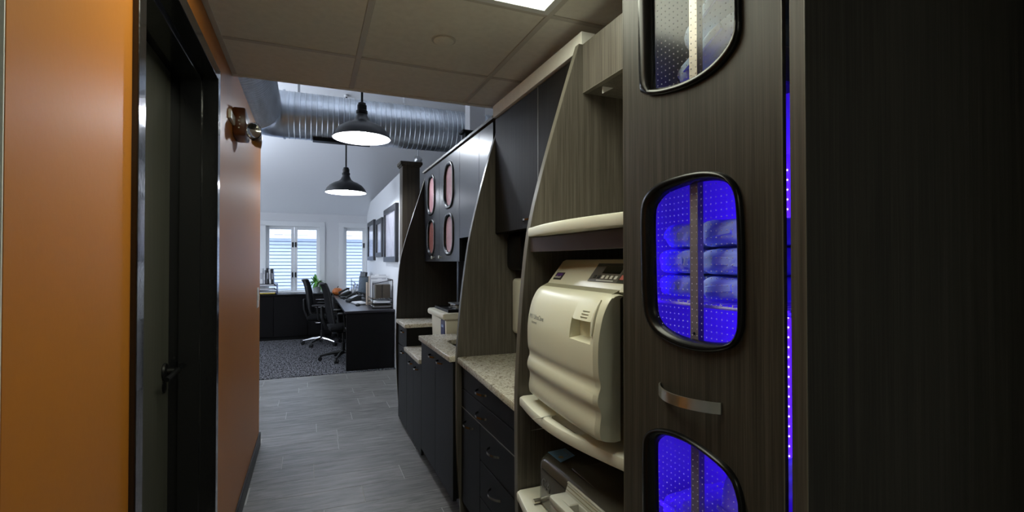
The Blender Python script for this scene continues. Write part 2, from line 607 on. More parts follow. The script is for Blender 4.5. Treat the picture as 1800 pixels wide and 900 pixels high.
def struct(o, label=None):
    o['kind'] = 'structure'
    if label:
        o['label'] = label
    return o


def dup(o, loc=None, rz=None, parent=None):
    c = o.copy()
    C.objects.link(c)
    if parent is not None:
        c.parent = parent
    if loc is not None:
        c.location = loc
    if rz is not None:
        c.rotation_euler.z = rz
    for ch in [q for q in C.objects if q.parent is o]:
        dup(ch, parent=c)
    return c


def smooth_closed(pts, sub=4):
    """Catmull-Rom through closed points"""
    out = []
    n = len(pts)
    for i in range(n):
        p0, p1, p2, p3 = [Vector((*pts[(i + k) % n], 0)) for k in (-1, 0, 1, 2)]
        for j in range(sub):
            t = j / sub
            q = 0.5 * (2 * p1 + (p2 - p0) * t + (2 * p0 - 5 * p1 + 4 * p2 - p3) * t * t + (3 * p1 - p0 - 3 * p2 + p3) * t ** 3)
            out.append((q.x, q.y))
    return out


def smooth_open(pts, sub=4):
    out = []
    n = len(pts)
    P = [Vector((*p, 0)) if len(p) == 2 else Vector(p) for p in pts]
    for i in range(n - 1):
        p0 = P[max(i - 1, 0)]
        p1, p2 = P[i], P[i + 1]
        p3 = P[min(i + 2, n - 1)]
        for j in range(sub):
            t = j / sub
            q = 0.5 * (2 * p1 + (p2 - p0) * t + (2 * p0 - 5 * p1 + 4 * p2 - p3) * t * t + (3 * p1 - p0 - 3 * p2 + p3) * t ** 3)
            out.append(tuple(q) if len(pts[0]) == 3 else (q.x, q.y))
    out.append(tuple(pts[-1]))
    return out


def star_resample(poly, c, n):
    """polygon star-shaped about c -> n points at even angles"""
    out = []
    m = len(poly)
    for k in range(n):
        a = 2 * PI * k / n
        d = Vector((math.cos(a), math.sin(a)))
        best = None
        for i in range(m):
            p = Vector(poly[i]) - Vector(c)
            q = Vector(poly[(i + 1) % m]) - Vector(c)
            e = q - p
            den = d.x * e.y - d.y * e.x
            if abs(den) < 1e-12:
                continue
            t = (p.x * e.y - p.y * e.x) / den
            u = (p.x * d.y - p.y * d.x) / den
            if t > 0 and -1e-6 <= u <= 1 + 1e-6:
                best = t if best is None else max(best, t)
        best = best or 0.01
        out.append((c[0] + d.x * best, c[1] + d.y * best))
    return out


def rounded_rect(x0, y0, x1, y1, r, n=6):
    out = []
    for cx, cy, a in ((x1 - r, y1 - r, 0), (x0 + r, y1 - r, 90), (x0 + r, y0 + r, 180), (x1 - r, y0 + r, 270)):
        for k in range(n + 1):
            t = math.radians(a + 90 * k / n)
            out.append((cx + r * math.cos(t), cy + r * math.sin(t)))
    return out


def bow_pull(x, y, z, L, d=0.032, h=0.012, th=0.003):
    """bow pull on a face at x, standing out toward -x"""
    pts = []
    for k in range(17):
        t = k / 16
        pts.append((x - 0.002 - d * math.sin(PI * t) ** 0.6, y - L / 2 + L * t, z))
    return MB().band(pts, (0, 0, 1), h, th, (1, 0, 0))


# ================================================================== SETTING
Z_CEIL = 2.40
Y_CEIL = 2.84       # far edge of the dropped ceiling
Y_WIN = 10.5
XL = -0.37          # corridor wall face
XR = 1.33           # wall behind the cabinets

# ---- floor: slab, planks, carpet
fl = struct(MB().box((-3.2, -3.2, -0.12), (4.2, Y_WIN + 0.2, -0.0009)).build('floor', 'grout'), 'pale grout floor bed under the grey planks')
PL, PW, G = 0.943, 0.2385, 0.0024
known = {0: 0.316, 1: 0.593, 2: 0.031, 3: -0.18, 4: 0.214, 7: 0.367, 8: 0.74, 10: 0.65, 11: 0.455, 12: -0.113}
mesh_cache = {}


def plank(x0, x1, y0, y1):
    key = (round(x1 - x0, 3), round(y1 - y0, 3))
    if key not in mesh_cache:
        w, d = x1 - x0, y1 - y0
        o = MB().box((0, 0, -0.006), (w, d, 0.0), 0.0006).build('plank', 'plank', fl)
        mesh_cache[key] = o.data
    else:
        o = bpy.data.objects.new('plank', mesh_cache[key])
        C.objects.link(o)
        o.parent = fl
    o.location = (x0, y0, 0)


for k in range(-13, 16):
    y0 = 3.103 + PW * k
    y1 = min(y0 + PW, 6.78)
    if y1 - y0 < 0.03:
        continue
    xa = -0.36 if y0 < 4.35 else -1.9
    xb = 1.10 if y0 < 6.7 else 1.3
    j = known.get(k, random.uniform(-0.3, 0.6))
    while j > xa:
        j -= PL
    x = j
    while x < xb:
        s0, s1 = max(x, xa), min(x + PL, xb)
        if s1 - s0 > 0.02:
            plank(s0 + G, s1 - G, y0 + G, y1 - G)
        x += PL
struct(MB().box((-3.2, 6.78, -0.02), (4.2, Y_WIN, 0.006)).build('carpet_floor', 'carpet'), 'dark and light grey patterned office carpet beyond the planks')

# ---- corridor wall with door opening
D0, D1, DH = 1.335, 2.405, 2.262     # frame outer
wl = MB()
wl.box((XL - 0.14, 0.845, 0), (XL, D0, 2.46))
wl.box((XL - 0.14, D1, 0), (XL, 4.39, 2.46))
wl.box((XL - 0.14, D0, DH), (XL, D1, 2.46))
struct(wl.build('wall_left', 'orange'), 'satin orange corridor wall around the black door frame')
struct(MB().box((-2.2, 0.842, 0), (XL - 0.001, 0.98, 2.46)).build('wall_left_return', 'white_wall'), 'white wall turning away at the near end of the orange wall')
bb = MB()
bb.box((XL, D1, 0), (XL + 0.013, 4.395, 0.10), 0.002)
bb.box((XL, 0.86, 0), (XL + 0.013, D0, 0.10), 0.002)
struct(bb.build('baseboard_left', 'black'), 'black vinyl baseboard along the orange wall')

# ---- door frame and leaf
dr = thing('door_1', 'grey green door standing recessed in a glossy black metal frame', 'door', (XL, (D0 + D1) / 2, 0))
dr['kind'] = 'structure'
del dr['category']
F = 0.05
XF = XL + 0.013
fr = MB()
fr.box((XF - 0.004, D0, 0), (XF, D0 + F, DH), 0.0015)
MB_j = fr
fr.box((XL - 0.16, D0, 0), (XF - 0.003, D0 + 0.012, DH))
fr.box((XL - 0.16, D0 + F - 0.012, 0), (XF - 0.003, D0 + F, DH - F))
fr.build('frame_jamb', 'black_gloss', dr)
fr = MB()
fr.box((XF - 0.004, D1 - F, 0), (XF, D1, DH), 0.0015)
fr.box((XL - 0.16, D1 - F, 0), (XF - 0.003, D1 - F + 0.012, DH - F))
fr.box((XL - 0.12, D1 - F - 0.016, 0), (XL - 0.045, D1 - F, DH - F), 0.002)
fr.build('frame_jamb', 'black_gloss', dr)
fr = MB()
fr.box((XF - 0.004, D0 + F, DH - F), (XF, D1 - F, DH), 0.0015)
fr.box((XL - 0.16, D0 + F, DH - F), (XF - 0.003, D1 - F, DH - F + 0.012))
fr.box((XL - 0.12, D0 + F, DH - F - 0.016), (XL - 0.045, D1 - F, DH - F), 0.002)
fr.build('frame_head', 'black_gloss', dr)
lf = MB().box((XL - 0.20, D0 + 0.03, 0.008), (XL - 0.155, D1 - 0.02, DH - 0.02), 0.002).build('door_leaf', 'door_leaf', dr)
hd = MB()
xd = XL - 0.155
hd.lathe([(0, 0), (0.030, 0), (0.033, 0.003), (0.030, 0.010), (0.012, 0.014), (0.011, 0.045), (0, 0.045)], (xd, 2.285, 1.025), 24, Matrix.Rotation(PI / 2, 3, 'Y'))
hd.tube([(xd + 0.045, 2.295, 1.025), (xd + 0.047, 2.26, 1.027), (xd + 0.047, 2.20, 1.024), (xd + 0.040, 2.155, 1.018)], [0.012, 0.0105, 0.0095, 0.009], 10)
hd.build('lever_handle', 'black', lf, smooth=True)
MB().lathe([(0, 0), (0.020, 0), (0.022, 0.004), (0.014, 0.008), (0, 0.008)], (xd, 2.285, 0.965), 20, Matrix.Rotation(PI / 2, 3, 'Y')).build('lock_rose', 'black', lf, smooth=True)

# ---- shell walls
struct(MB().box((-3.2, -3.3, 0), (4.2, -3.2, 4.3)).build('wall_back', 'gray_wall'), 'plain wall behind the viewer')
ol = MB()
ol.box((-3.3, -3.3, 0), (-3.2, Y_WIN + 0.2, 0.6))
ol.box((-3.3, -3.3, 2.5), (-3.2, Y_WIN + 0.2, 4.6))
for a_, b_ in ((-3.3, 5.0), (6.6, 6.8), (8.3, 8.5), (10.0, Y_WIN + 0.2)):  # unseen openings added to bring daylight into the office
    ol.box((-3.3, a_, 0.6), (-3.2, b_, 2.5))
struct(ol.build('wall_office_left', 'gray_wall'), 'unseen pale grey office wall with three openings added to let in daylight')
struct(MB().box((4.2, -3.3, 0), (4.3, Y_WIN + 0.2, 4.6)).build('wall_office_right', 'gray_wall'), 'pale grey wall far beyond the cabinets')
struct(MB().box((XR, 0.40, 0), (XR + 0.10, 4.70, 2.30)).build('wall_right', 'dark_wall'), 'dark backsplash wall behind the cabinet run')
struct(MB().box((XR + 0.10, -3.2, 0), (XR + 0.2, 0.52, 2.46)).build('wall_near_right', 'gray_wall'), 'wall beyond the tall dark end panel')

# far wall with window openings: double (-0.70..0.21), single (0.575..1.03)
ZW0, ZW1 = 0.865, 2.16
WA, WB = (-0.80, 0.185), (0.615, 1.06)
fw = MB()
yy0, yy1 = Y_WIN, Y_WIN + 0.16
fw.box((-3.2, yy0, 0), (4.2, yy1, ZW0))
fw.box((-3.2, yy0, ZW1), (4.2, yy1, 4.6))
fw.box((-3.2, yy0, ZW0), (WA[0], yy1, ZW1))
fw.box((WA[1], yy0, ZW0), (WB[0], yy1, ZW1))
fw.box((WB[1], yy0, ZW0), (4.2, yy1, ZW1))
struct(fw.build('wall_far', 'gray_wall'), 'pale grey office wall holding the windows')

# office partition with pictures, and the vault above
struct(MB().box((1.08, 6.42, 0), (1.20, Y_WIN, 2.62)).build('wall_partition', 'gray_wall'), 'pale partition wall carrying the framed pictures')
ZE = 2.40
vp = [(-3.3, 4.35), (5.0, 4.35), (Y_WIN + 0.16, ZE), (Y_WIN + 0.16, ZE + 0.12), (5.0, 4.47), (-3.3, 4.47)]
SL = (4.35 - ZE) / (Y_WIN + 0.0 - 5.0)
vp = [(-3.3, 4.35), (5.0, 4.35), (Y_WIN + 0.2, ZE - 0.2 * SL), (Y_WIN + 0.2, ZE + 0.15), (5.0, 4.5), (-3.3, 4.5)]
struct(MB().prism(vp, 'x', -3.3, 4.3).build('ceiling_vault', 'vault'), 'sloping pale ceiling over the office')

# ---- dropped ceiling: tiles on grid bars
ce = struct(MB().box((-0.52, -3.2, Z_CEIL + 0.03), (XR + 0.10, Y_CEIL, Z_CEIL + 0.06)).build('ceiling', 'tile'), 'backing of the dropped tile ceiling')
xs = [XL + 0.0, 0.204, 0.852, XR + 0.10]
ys = [-3.2, -1.54, -0.24, 1.05, 1.70, 2.384, Y_CEIL - 0.0]
BW = 0.012
for i in range(3):
    for j in range(6):
        if i in (0, 1) and j == 3:
            continue          # the light sits here
        a, b = xs[i], xs[i + 1]
        c, d = ys[j], ys[j + 1]
        MB().box((a + BW, c + BW, Z_CEIL + 0.004), (b - BW, d - BW, Z_CEIL + 0.02), 0.002).build('ceiling_tile', 'tile', ce)
for x, ya, yb in ((xs[1], -3.2, ys[3]), (xs[1], ys[4], Y_CEIL - 0.02), (xs[2], -3.2, Y_CEIL - 0.02)):
    MB().box((x - BW, ya, Z_CEIL), (x + BW, yb, Z_CEIL + 0.03), 0.001).build('grid_bar', 'grid', ce)
MB().box((xs[0], -3.2, Z_CEIL), (xs[0] + 0.022, Y_CEIL, Z_CEIL + 0.03), 0.001).build('grid_bar', 'grid', ce)
for y in ys[1:6]:
    for i in range(3):
        MB().box((xs[i] + BW, y - BW, Z_CEIL + 0.001), (xs[i + 1] - BW, y + BW, Z_CEIL + 0.03), 0.001).build('grid_bar', 'grid', ce)
MB().box((XL - 0.14, Y_CEIL - 0.022, Z_CEIL - 0.002), (XR + 0.10, Y_CEIL + 0.01, Z_CEIL + 0.16)).build('ceiling_edge', 'tile', ce)

MB().box((-3.2, -3.2, Z_CEIL + 0.004), (-0.52, 0.845, Z_CEIL + 0.06)).build('ceiling_panel', 'tile', ce)

# ---- windows
def casement(name, label, x0, x1, sashes, latch_sides):
    w = thing(name, label, 'window', ((x0 + x1) / 2, Y_WIN, ZW0))
    w['kind'] = 'structure'
    del w['category']
    y = Y_WIN
    cs = 0.085
    cm = MB()
    cm.box((x0 - cs, y - 0.022, ZW0), (x0 + 0.01, y - 0.001, ZW1 + 0.0), 0.002)
    cm.build('window_casing', 'white', w)
    MB().box((x1 - 0.01, y - 0.022, ZW0), (min(x1 + cs, 1.078), y - 0.001, ZW1), 0.002).build('window_casing', 'white', w)
    MB().box((x0 - cs, y - 0.022, ZW1 - 0.01), (min(x1 + cs, 1.078), y - 0.001, ZW1 + 0.085), 0.002).build('window_casing', 'white', w)
    MB().box((x0 - cs, y - 0.05, ZW0 - 0.03), (min(x1 + cs, 1.078), y + 0.10, ZW0 + 0.006), 0.003).build('window_sill', 'white', w)
    jm = MB()
    jm.box((x0, y, ZW0), (x0 + 0.015, y + 0.16, ZW1))
    jm.box((x1 - 0.015, y, ZW0), (x1, y + 0.16, ZW1))
    jm.box((x0, y, ZW1 - 0.015), (x1, y + 0.16, ZW1))
    jm.build('window_jamb', 'white', w)
    yb = y + 0.06
    for (a, b), ls in zip(sashes, latch_sides):
        s_ = 0.055
        sm = MB()
        sm.box((a, yb, ZW0 + 0.006), (a + s_, yb + 0.04, ZW1 - 0.015), 0.003)
        sm.box((b - s_, yb, ZW0 + 0.006), (b, yb + 0.04, ZW1 - 0.015), 0.003)
        sm.box((a + s_, yb, ZW0 + 0.006), (b - s_, yb + 0.04, ZW0 + 0.035), 0.003)
        sm.box((a + s_, yb, ZW1 - 0.075), (b - s_, yb + 0.04, ZW1 - 0.015), 0.003)
        sash = sm.build('window_sash', 'white', w)
        MB().box((a + s_ - 0.004, yb + 0.018, ZW0 + 0.03), (b - s_ + 0.004, yb + 0.022, ZW1 - 0.07)).build('pane', 'win_pane', sash)
        lx = a + 0.026 if ls < 0 else b - 0.026
        for lz in (1.20, 1.79):
            MB().box((lx - 0.013, yb - 0.022, lz - 0.05), (lx + 0.013, yb, lz + 0.05), 0.006, 2).build('latch', 'black', sash)
    return w


casement('window_1', 'white double casement window above the binder rack', WA[0], WA[1],
         [(WA[0] + 0.015, -0.2925), (-0.2925 + 0.004, WA[1] - 0.015)], [1, -1])
casement('window_2', 'white single casement window beside the framed pictures', WB[0], WB[1],
         [(WB[0] + 0.015, WB[1] - 0.012)], [1])

# ---- neighbour's house outside
nh = thing('neighbour_house', 'pale blue clapboard house wall with whitish shingle roof seen through the windows', 'house', (0, 13.2, -0.6))
zs, zt = 0.2, 2.02
nb = int((zt - zs) / 0.083)
MB().box((-5, 13.25, -0.6), (6, 13.35, zt)).build('wall_core', 'groove_shade', nh)
sid = None
for k in range(nb + 1):
    z = zs + 0.083 * k
    if sid is None:
        mb_ = MB()
        mb_.prism([(13.200, z + 0.016), (13.25, z + 0.016), (13.25, z + 0.083), (13.215, z + 0.083)], 'x', -4, 5)
        sid = mb_.build('siding_board', 'siding', nh)
    else:
        o = sid.copy()
        C.objects.link(o)
        o.location.z = z - zs
MB().box((-4.2, 13.02, zt), (5.2, 13.25, zt + 0.085), 0.004).build('fascia', 'fascia', nh)
sh = MB()
for r_ in range(14):
    y0 = 13.0 + 0.10 * r_
    z0 = zt + 0.085 + 0.055 * r_
    x = -3.6 + (r_ % 2) * 0.14
    while x < 4.2:
        wv = random.uniform(0.2, 0.32)
        dz = random.uniform(0, 0.012)
        sh.box((x, y0, z0 + dz), (x + wv - 0.02, y0 + 0.14, z0 + 0.045 + dz))
        x += wv
so = sh.build('shingle_courses', 'shingle', nh, kind='stuff')
struct(MB().box((-8, Y_WIN + 0.2, -0.7), (9, 20, -0.6)).build('ground_outside', 'ground'), 'ground outside the office windows')

# white structural post, and lettered filler above the far uppers
struct(MB().box((1.55, 4.95, 0), (1.72, 5.12, 4.30)).build('column', 'gray_wall'), 'square pale post behind the far upper cabinets')

# ================================================================== LIGHTS IN THE CEILING
def panel_light(label, x0, x1, y0, y1):
    tl = thing('ceiling_light', label, 'ceiling light', ((x0 + x1) / 2, (y0 + y1) / 2, Z_CEIL))
    tf = MB()
    w_ = 0.028
    for a, b in (((x0, y0), (x1, y0 + w_)), ((x0, y1 - w_), (x1, y1)), ((x0, y0 + w_), (x0 + w_, y1 - w_)), ((x1 - w_, y0 + w_), (x1, y1 - w_))):
        tf.box((a[0], a[1], Z_CEIL - 0.003), (b[0], b[1], Z_CEIL + 0.02), 0.001)
    tf.build('light_frame', 'white', tl)
    MB().box((x0 + w_, y0 + w_, Z_CEIL - 0.001), (x1 - w_, y1 - w_, Z_CEIL + 0.003)).build('diffuser', 'diffuser', tl)


panel_light('bright recessed panel light in the tile ceiling', xs[2] - BW - 1.19, xs[2] - BW, ys[3] + BW, ys[4] - BW)
panel_light('panel light in the ceiling behind the viewer', 0.24, 0.83, -1.5, -0.9)

# ---- unseen linear lamps added to brighten the vault and office
def fill_lamp(lx, ly, lz, half, label, ztop, m_up, m_low):
    sl_ = thing('linear_fill_lamp', label, 'fill_lamp', (lx, ly, lz))
    hx, hy = half
    MB().box((lx - hx, ly - hy, lz), (lx + hx, ly + hy, lz + 0.05), 0.004).build('fill_lamp_body', 'shade_in', sl_)
    MB().box((lx - hx + 0.02, ly - hy + 0.02, lz - 0.007), (lx + hx - 0.02, ly + hy - 0.02, lz - 0.001)).build('lower_diffuser', m_low, sl_)
    MB().box((lx - hx + 0.02, ly - hy + 0.02, lz + 0.051), (lx + hx - 0.02, ly + hy - 0.02, lz + 0.057)).build('upper_diffuser', m_up, sl_)
    for q in (-0.7, 0.7):
        px, py = lx + q * hx, ly + q * hy
        MB().tube([(px, py, lz + 0.05), (px, py, ztop)], 0.003, 6).build('hanger', 'steel', sl_)


fill_lamp(0.75, 4.45, 3.55, (0.9, 0.10), 'unseen slim fill lamp added above the tile ceiling edge', 4.35, 'fill_diffuser_low', 'off_white')
fill_lamp(-1.9, 7.2, 2.70, (0.10, 1.1), 'unseen slim fill lamp added on the hidden side of the office', 4.35 - 2.2 * SL, 'fill_diffuser', 'off_white')

sd = thing('sprinkler_cover', 'small round white cover plate on the ceiling tile', 'ceiling fitting', (0.527, 2.058, Z_CEIL))
MB().lathe([(0, -0.006), (0.038, -0.006), (0.043, -0.003), (0.043, 0.004)], (0.527, 2.058, Z_CEIL), 32).build('cover_plate', 'tile', sd, smooth=True)
MB().lathe([(0.043, 0.001), (0.052, 0.001), (0.052, 0.004)], (0.527, 2.058, Z_CEIL), 32).build('rim', 'grid', sd, smooth=True)

# ---- pendants
def pendant(x, y, zr, label, ztop):
    p = thing('pendant_lamp', label, 'pendant lamp', (x, y, zr), 'industrial pendant lamps')
    R_ = 0.262
    prof = [(R_, 0.0), (R_ + 0.004, 0.004), (0.245, 0.052), (0.205, 0.098), (0.15, 0.132), (0.10, 0.152), (0.070, 0.175), (0.055, 0.205), (0.045, 0.235)]
    MB().lathe(prof, (x, y, zr), 48).build('shade', 'shade_out', p, smooth=True)
    inn = [(R_ - 0.002, 0.001), (0.240, 0.049), (0.200, 0.094), (0.147, 0.127), (0.09, 0.146), (0.0, 0.15)]
    MB().lathe(inn, (x, y, zr), 48).build('shade_lining', 'shade_in', p, smooth=True)
    MB().lathe([(0.045, 0.232), (0.052, 0.238), (0.052, 0.262), (0.043, 0.27), (0.043, 0.315), (0.035, 0.322), (0.035, 0.335), (0.014, 0.345), (0, 0.345)], (x, y, zr), 24).build('socket', 'black', p, smooth=True)
    MB().tube([(x, y, zr + 0.34), (x, y, ztop)], 0.011, 10).build('rod', 'black', p, smooth=True)
    MB().lathe([(0.03, 0), (0.03, -0.015), (0.015, -0.02), (0, -0.02)], (x, y, ztop), 24).build('ceiling_canopy', 'white', p, smooth=True)
    MB().lathe([(0, 0.020), (0.022, 0.026), (0.036, 0.046), (0.040, 0.064), (0.036, 0.084), (0.022, 0.104), (0.018, 0.14), (0, 0.14)], (x, y, zr), 20).build('bulb', 'bulb', p, smooth=True)


pendant(0.444, 4.8, 2.607, 'nearer black pendant lamp hanging in front of the duct', 4.35)
pendant(0.437, 6.9, 2.372, 'farther black pendant lamp hanging lower over the office', 4.35 - (6.9 - 5.0) * SL)

# ---- duct
du = thing('air_duct', 'galvanised spiral round duct crossing under the vault', 'duct', (0.6, 5.75, 2.72))
DZ, DY, DR = 3.02, 5.75, 0.245


def ribbed(path_fn, length, step, r, amp):
    pts, rr = [], []
    n = int(length / step)
    for k in range(n + 1):
        for off, a in ((0, 0), (0.78, 0), (0.86, amp), (0.94, amp)):
            pts.append(path_fn((k + off) / (n + 1)))
            rr.append(r + a)
    return pts, rr


pts, rr = ribbed(lambda t: (-0.26 + 4.4 * t, DY, DZ), 4.4, 0.055, DR, 0.004)
MB().tube(pts, rr, 48).build('duct_run', 'galv', du, smooth=30)
MB().tube([(-0.27, DY, DZ), (-0.25, DY, DZ)], DR + 0.012, 48).build('duct_collar', 'galv', du, smooth=30)
# bend toward the viewer and a branch along the corridor
bend = []
for k in range(13):
    a = (PI / 2) * k / 12
    bend.append((-0.27 - 0.26 * math.sin(a), DY - 0.26 * (1 - math.cos(a)), DZ))
MB().tube(bend, DR, 40).build('duct_bend', 'galv', du, smooth=30)
pts, rr = ribbed(lambda t: (-0.53, DY - 0.26 - 2.2 * t, DZ), 2.2, 0.05, DR, 0.011)
MB().tube(pts, rr, 40).build('duct_branch', 'galv', du, smooth=30)
for hx in (-0.12, 1.0, 1.95):
    MB().box((hx - 0.012, DY - 0.004, DZ + DR - 0.01), (hx + 0.012, DY + 0.004, 4.35 - (DY - 5) * SL)).build('hanger_strap', 'steel', du)
cb = MB().box((0.02, DY - 0.09, DZ - DR - 0.022), (0.62, DY + 0.02, DZ - DR + 0.02), 0.004).build('duct_register', 'black', du)

# small speaker on the white post, and a spot on the vault
sb = thing('wall_speaker', 'small black box fixed to the pale post above the cabinets', 'speaker', (1.50, 4.93, 2.72))
MB().box((1.43, 4.80, 2.775), (1.64, 4.945, 2.80), 0.004).build('bracket', 'black', sb)
MB().box((1.46, 4.83, 2.66), (1.60, 4.945, 2.775), 0.008, 2).build('speaker_body', 'black', sb)
sp = thing('ceiling_spotlight', 'small round grey spotlight on the vault by the wooden post', 'spotlight', (1.42, 7.0, 2.9))
zv = 4.35 - (7.0 - 5) * SL
MB().tube([(1.42, 7.0, 2.95), (1.42, 7.0, zv)], 0.008, 8).build('stem', 'steel', sp)
MB().lathe([(0, -0.05), (0.045, -0.05), (0.055, -0.03), (0.055, 0.03), (0.035, 0.06), (0, 0.06)], (1.42, 7.0, 2.9), 24, Matrix.Rotation(1.2, 3, 'X')).build('spot_head', 'steel', sp, smooth=True)

# wooden end post of the partition
wp = thing('wooden_post', 'dark stained timber post with a cap at the partition end', 'post', (1.18, 6.36, 0))
MB().box((1.065, 6.22, 0), (1.285, 6.418, 2.66), 0.006).build('shaft', 'post', wp)
cp = MB()
cp.box((1.035, 6.19, 2.675), (1.315, 6.45, 2.715), 0.006)
cp.box((1.05, 6.205, 2.655), (1.30, 6.435, 2.676), 0.006)
cp.build('post_cap', 'post', wp)

# ================================================================== CABINET RUN
XB = 1.318


def gable(name, label, y0, y1, prof, m='wood'):
    g_ = thing(name, label, 'cabinet panel', (1.0, (y0 + y1) / 2, 0))
    f = smooth_open(prof, 5)
    poly = f + [(XB, f[-1][1]), (XB, f[0][1])]
    MB().prism(poly, 'y', y0, y1).build('panel', m, g_)
    t = MB()
    pts = [(p[0], (y0 + y1) / 2, p[1]) for p in f]
    bmx = bmesh.new()
    R = []
    for i, p in enumerate(f):
        a = Vector(f[max(i - 1, 0)])
        b = Vector(f[min(i + 1, len(f) - 1)])
        d = (b - a).normalized()
        nx = Vector((d.y, -d.x))
        if nx.x > 0:
            nx = -nx
        q = Vector(p) + nx * 0.0015
        R.append([bmx.verts.new((p[0], y0 + 0.0008, p[1])), bmx.verts.new((q.x, y0 + 0.0008, q.y)),
                  bmx.verts.new((q.x, y1 - 0.0008, q.y)), bmx.verts.new((p[0], y1 - 0.0008, p[1]))])
    for A, B in zip(R, R[1:]):
        for k in range(4):
            bmx.faces.new((A[k], A[(k + 1) % 4], B[(k + 1) % 4], B[k]))
    bmesh.ops.recalc_face_normals(bmx, faces=bmx.faces[:])
    t._take(bmx)
    t.build('edge_band', 'band', g_, smooth=30)
    return g_


GA = [(0.955, 2.29), (0.868, 2.014), (0.796, 1.771), (0.749, 1.578), (0.722, 1.367), (0.703, 1.098), (0.697, 0.953), (0.698, 0.70), (0.70, 0.54), (0.71, 0.25), (0.728, 0.0)]
GB = [(1.035, 2.29), (1.010, 2.2), (0.974, 2.09), (0.905, 1.837), (0.847, 1.589), (0.816, 1.387), (0.793, 1.193), (0.777, 1.0), (0.770, 0.873), (0.770, 0.68), (0.777, 0.359), (0.798, 0.0)]
GC = [(1.02, 2.285), (0.955, 2.08), (0.885, 1.86), (0.825, 1.66), (0.776, 1.46), (0.752, 1.2), (0.742, 0.95), (0.738, 0.72), (0.742, 0.5), (0.755, 0.25), (0.772, 0.0)]
gable('gable_panel', 'curved wood grain end panel between steriliser tower and drawer counter', 1.645, 1.675, GA)
gable('gable_panel', 'curved wood grain end panel dividing drawer counter from sink counter', 2.70, 2.73, GB)
gable('gable_panel', 'dark curved end panel closing the far end of the cabinet run', 4.62, 4.65, GC, 'wood_dark')


def door_slab(t, y0, y1, z0, z1, x, m, name='door', th=0.020, bev=0.0015):
    return MB().box((x, y0 + 0.0015, z0 + 0.0015), (x + th, y1 - 0.0015, z1 - 0.0015), bev).build(name, m, t)


def carcass(t, y0, y1, z0, z1, x0, m='charcoal', hollow=False):
    b = MB()
    if not hollow:
        b.box((x0, y0, z0), (XB, y1, z1))
    b.build('carcass', m, t)


# ---- far uppers with rose panes
def stadium(y0, y1, z0, z1, r):
    return rounded_rect(y0, z0, y1, z1, r, 8)


def gasket(t, outer, inner, x, name='gasket', m='rubber', bulge=0.010, depth=0.018, n=72):
    c = (sum(p[0] for p in inner) / len(inner), sum(p[1] for p in inner) / len(inner))
    O = star_resample(outer, c, n)
    I = star_resample(inner, c, n)

    def mid(t_):
        return [(o[0] + (i[0] - o[0]) * t_, o[1] + (i[1] - o[1]) * t_) for o, i in zip(O, I)]
    rings = []
    for t_, xx in ((0, x), (0.03, x - bulge * 0.5), (0.16, x - bulge * 0.9), (0.40, x - bulge), (0.65, x - bulge * 0.8), (0.88, x - bulge * 0.2), (1.0, x + 0.004), (1.0, x + depth)):
        rings.append([(xx, p[0], p[1]) for p in mid(t_)])
    o = MB().loft(rings).build(name, m, t, smooth=50)
    return o, I


X1 = 1.0
UP = [(4.04, 4.618, True), (3.44, 4.04, True), (2.996, 3.44, False), (2.732, 2.996, False)]
uc = thing('wall_cabinet', 'far charcoal wall cabinet with four rose glass windows in two doors', 'cabinet', (1.15, 4.03, 1.45))
carcass(uc, 3.442, 4.618, 1.455, 2.285, X1 + 0.021)
for y0, y1, _ in UP[:2]:
    cy = (y0 + y1) / 2
    holes, wins = [], []
    hw = 0.15
    yo = cy + (0.02 if y0 > 4 else 0.005)
    for (z0, z1), pm in (((1.865, 2.235), 'pink'), ((1.50, 1.835), 'rose_dark' if y0 > 4 else 'pink')):
        o_ = stadium(yo - hw, yo + hw, z0, z1, 0.12)
        i_ = stadium(yo - hw + 0.035, yo + hw - 0.035, z0 + 0.03, z1 - 0.03, 0.09)
        h_ = stadium(yo - hw + 0.015, yo + hw - 0.015, z0 + 0.013, z1 - 0.013, 0.105)
        holes.append(h_)
        wins.append((o_, i_, pm))
    d = MB().prism([(y0 + 0.002, 1.455), (y1 - 0.002, 1.455), (y1 - 0.002, 2.285), (y0 + 0.002, 2.285)], 'x', X1, X1 + 0.02, holes).build('door', 'charcoal_up', uc)
    for o_, i_, pm in wins:
        gasket(d, o_, i_, X1, depth=0.016, n=48)
        MB().prism(i_, 'x', X1 + 0.010, X1 + 0.014).build('pane', pm, d, label='rose tinted textured pane')
    yk = 4.23 if y0 > 4 else 3.97
    MB().lathe([(0, 0), (0.006, 0), (0.006, 0.014), (0.014, 0.018), (0.014, 0.026), (0, 0.028)], (X1, yk, 1.49), 16, Matrix.Rotation(-PI / 2, 3, 'Y')).build('knob', 'nickel', d, smooth=True)

for (y0, y1, _), lab in zip(UP[2:], ('plain charcoal wall cabinet beside the rose glass doors', 'narrow charcoal wall cabinet tucked behind the middle curved panel')):
    u = thing('wall_cabinet', lab, 'cabinet', (1.15, (y0 + y1) / 2, 1.62))
    carcass(u, y0, y1, 1.625, 2.285, X1 + 0.021)
    d = door_slab(u, y0, y1, 1.62, 2.285, X1, 'charcoal_up')
    bow_pull(X1, y0 + 0.12 if y0 > 2.9 else (y0 + y1) / 2, 1.665, 0.10, 0.022, 0.009).build('pull', 'pull_metal', d, smooth=True)
    struct_m = None
# microwave-height dark shelf under the plain cabinets
uf = thing('wall_cabinet_filler', 'pale flat board capping the far wall cabinets', 'board', (1.15, 3.6, 2.29))
MB().box((0.985, 2.70, 2.291), (XB + 0.1, 4.64, 2.309), 0.001).build('cap_board', 'panel_grey', uf)

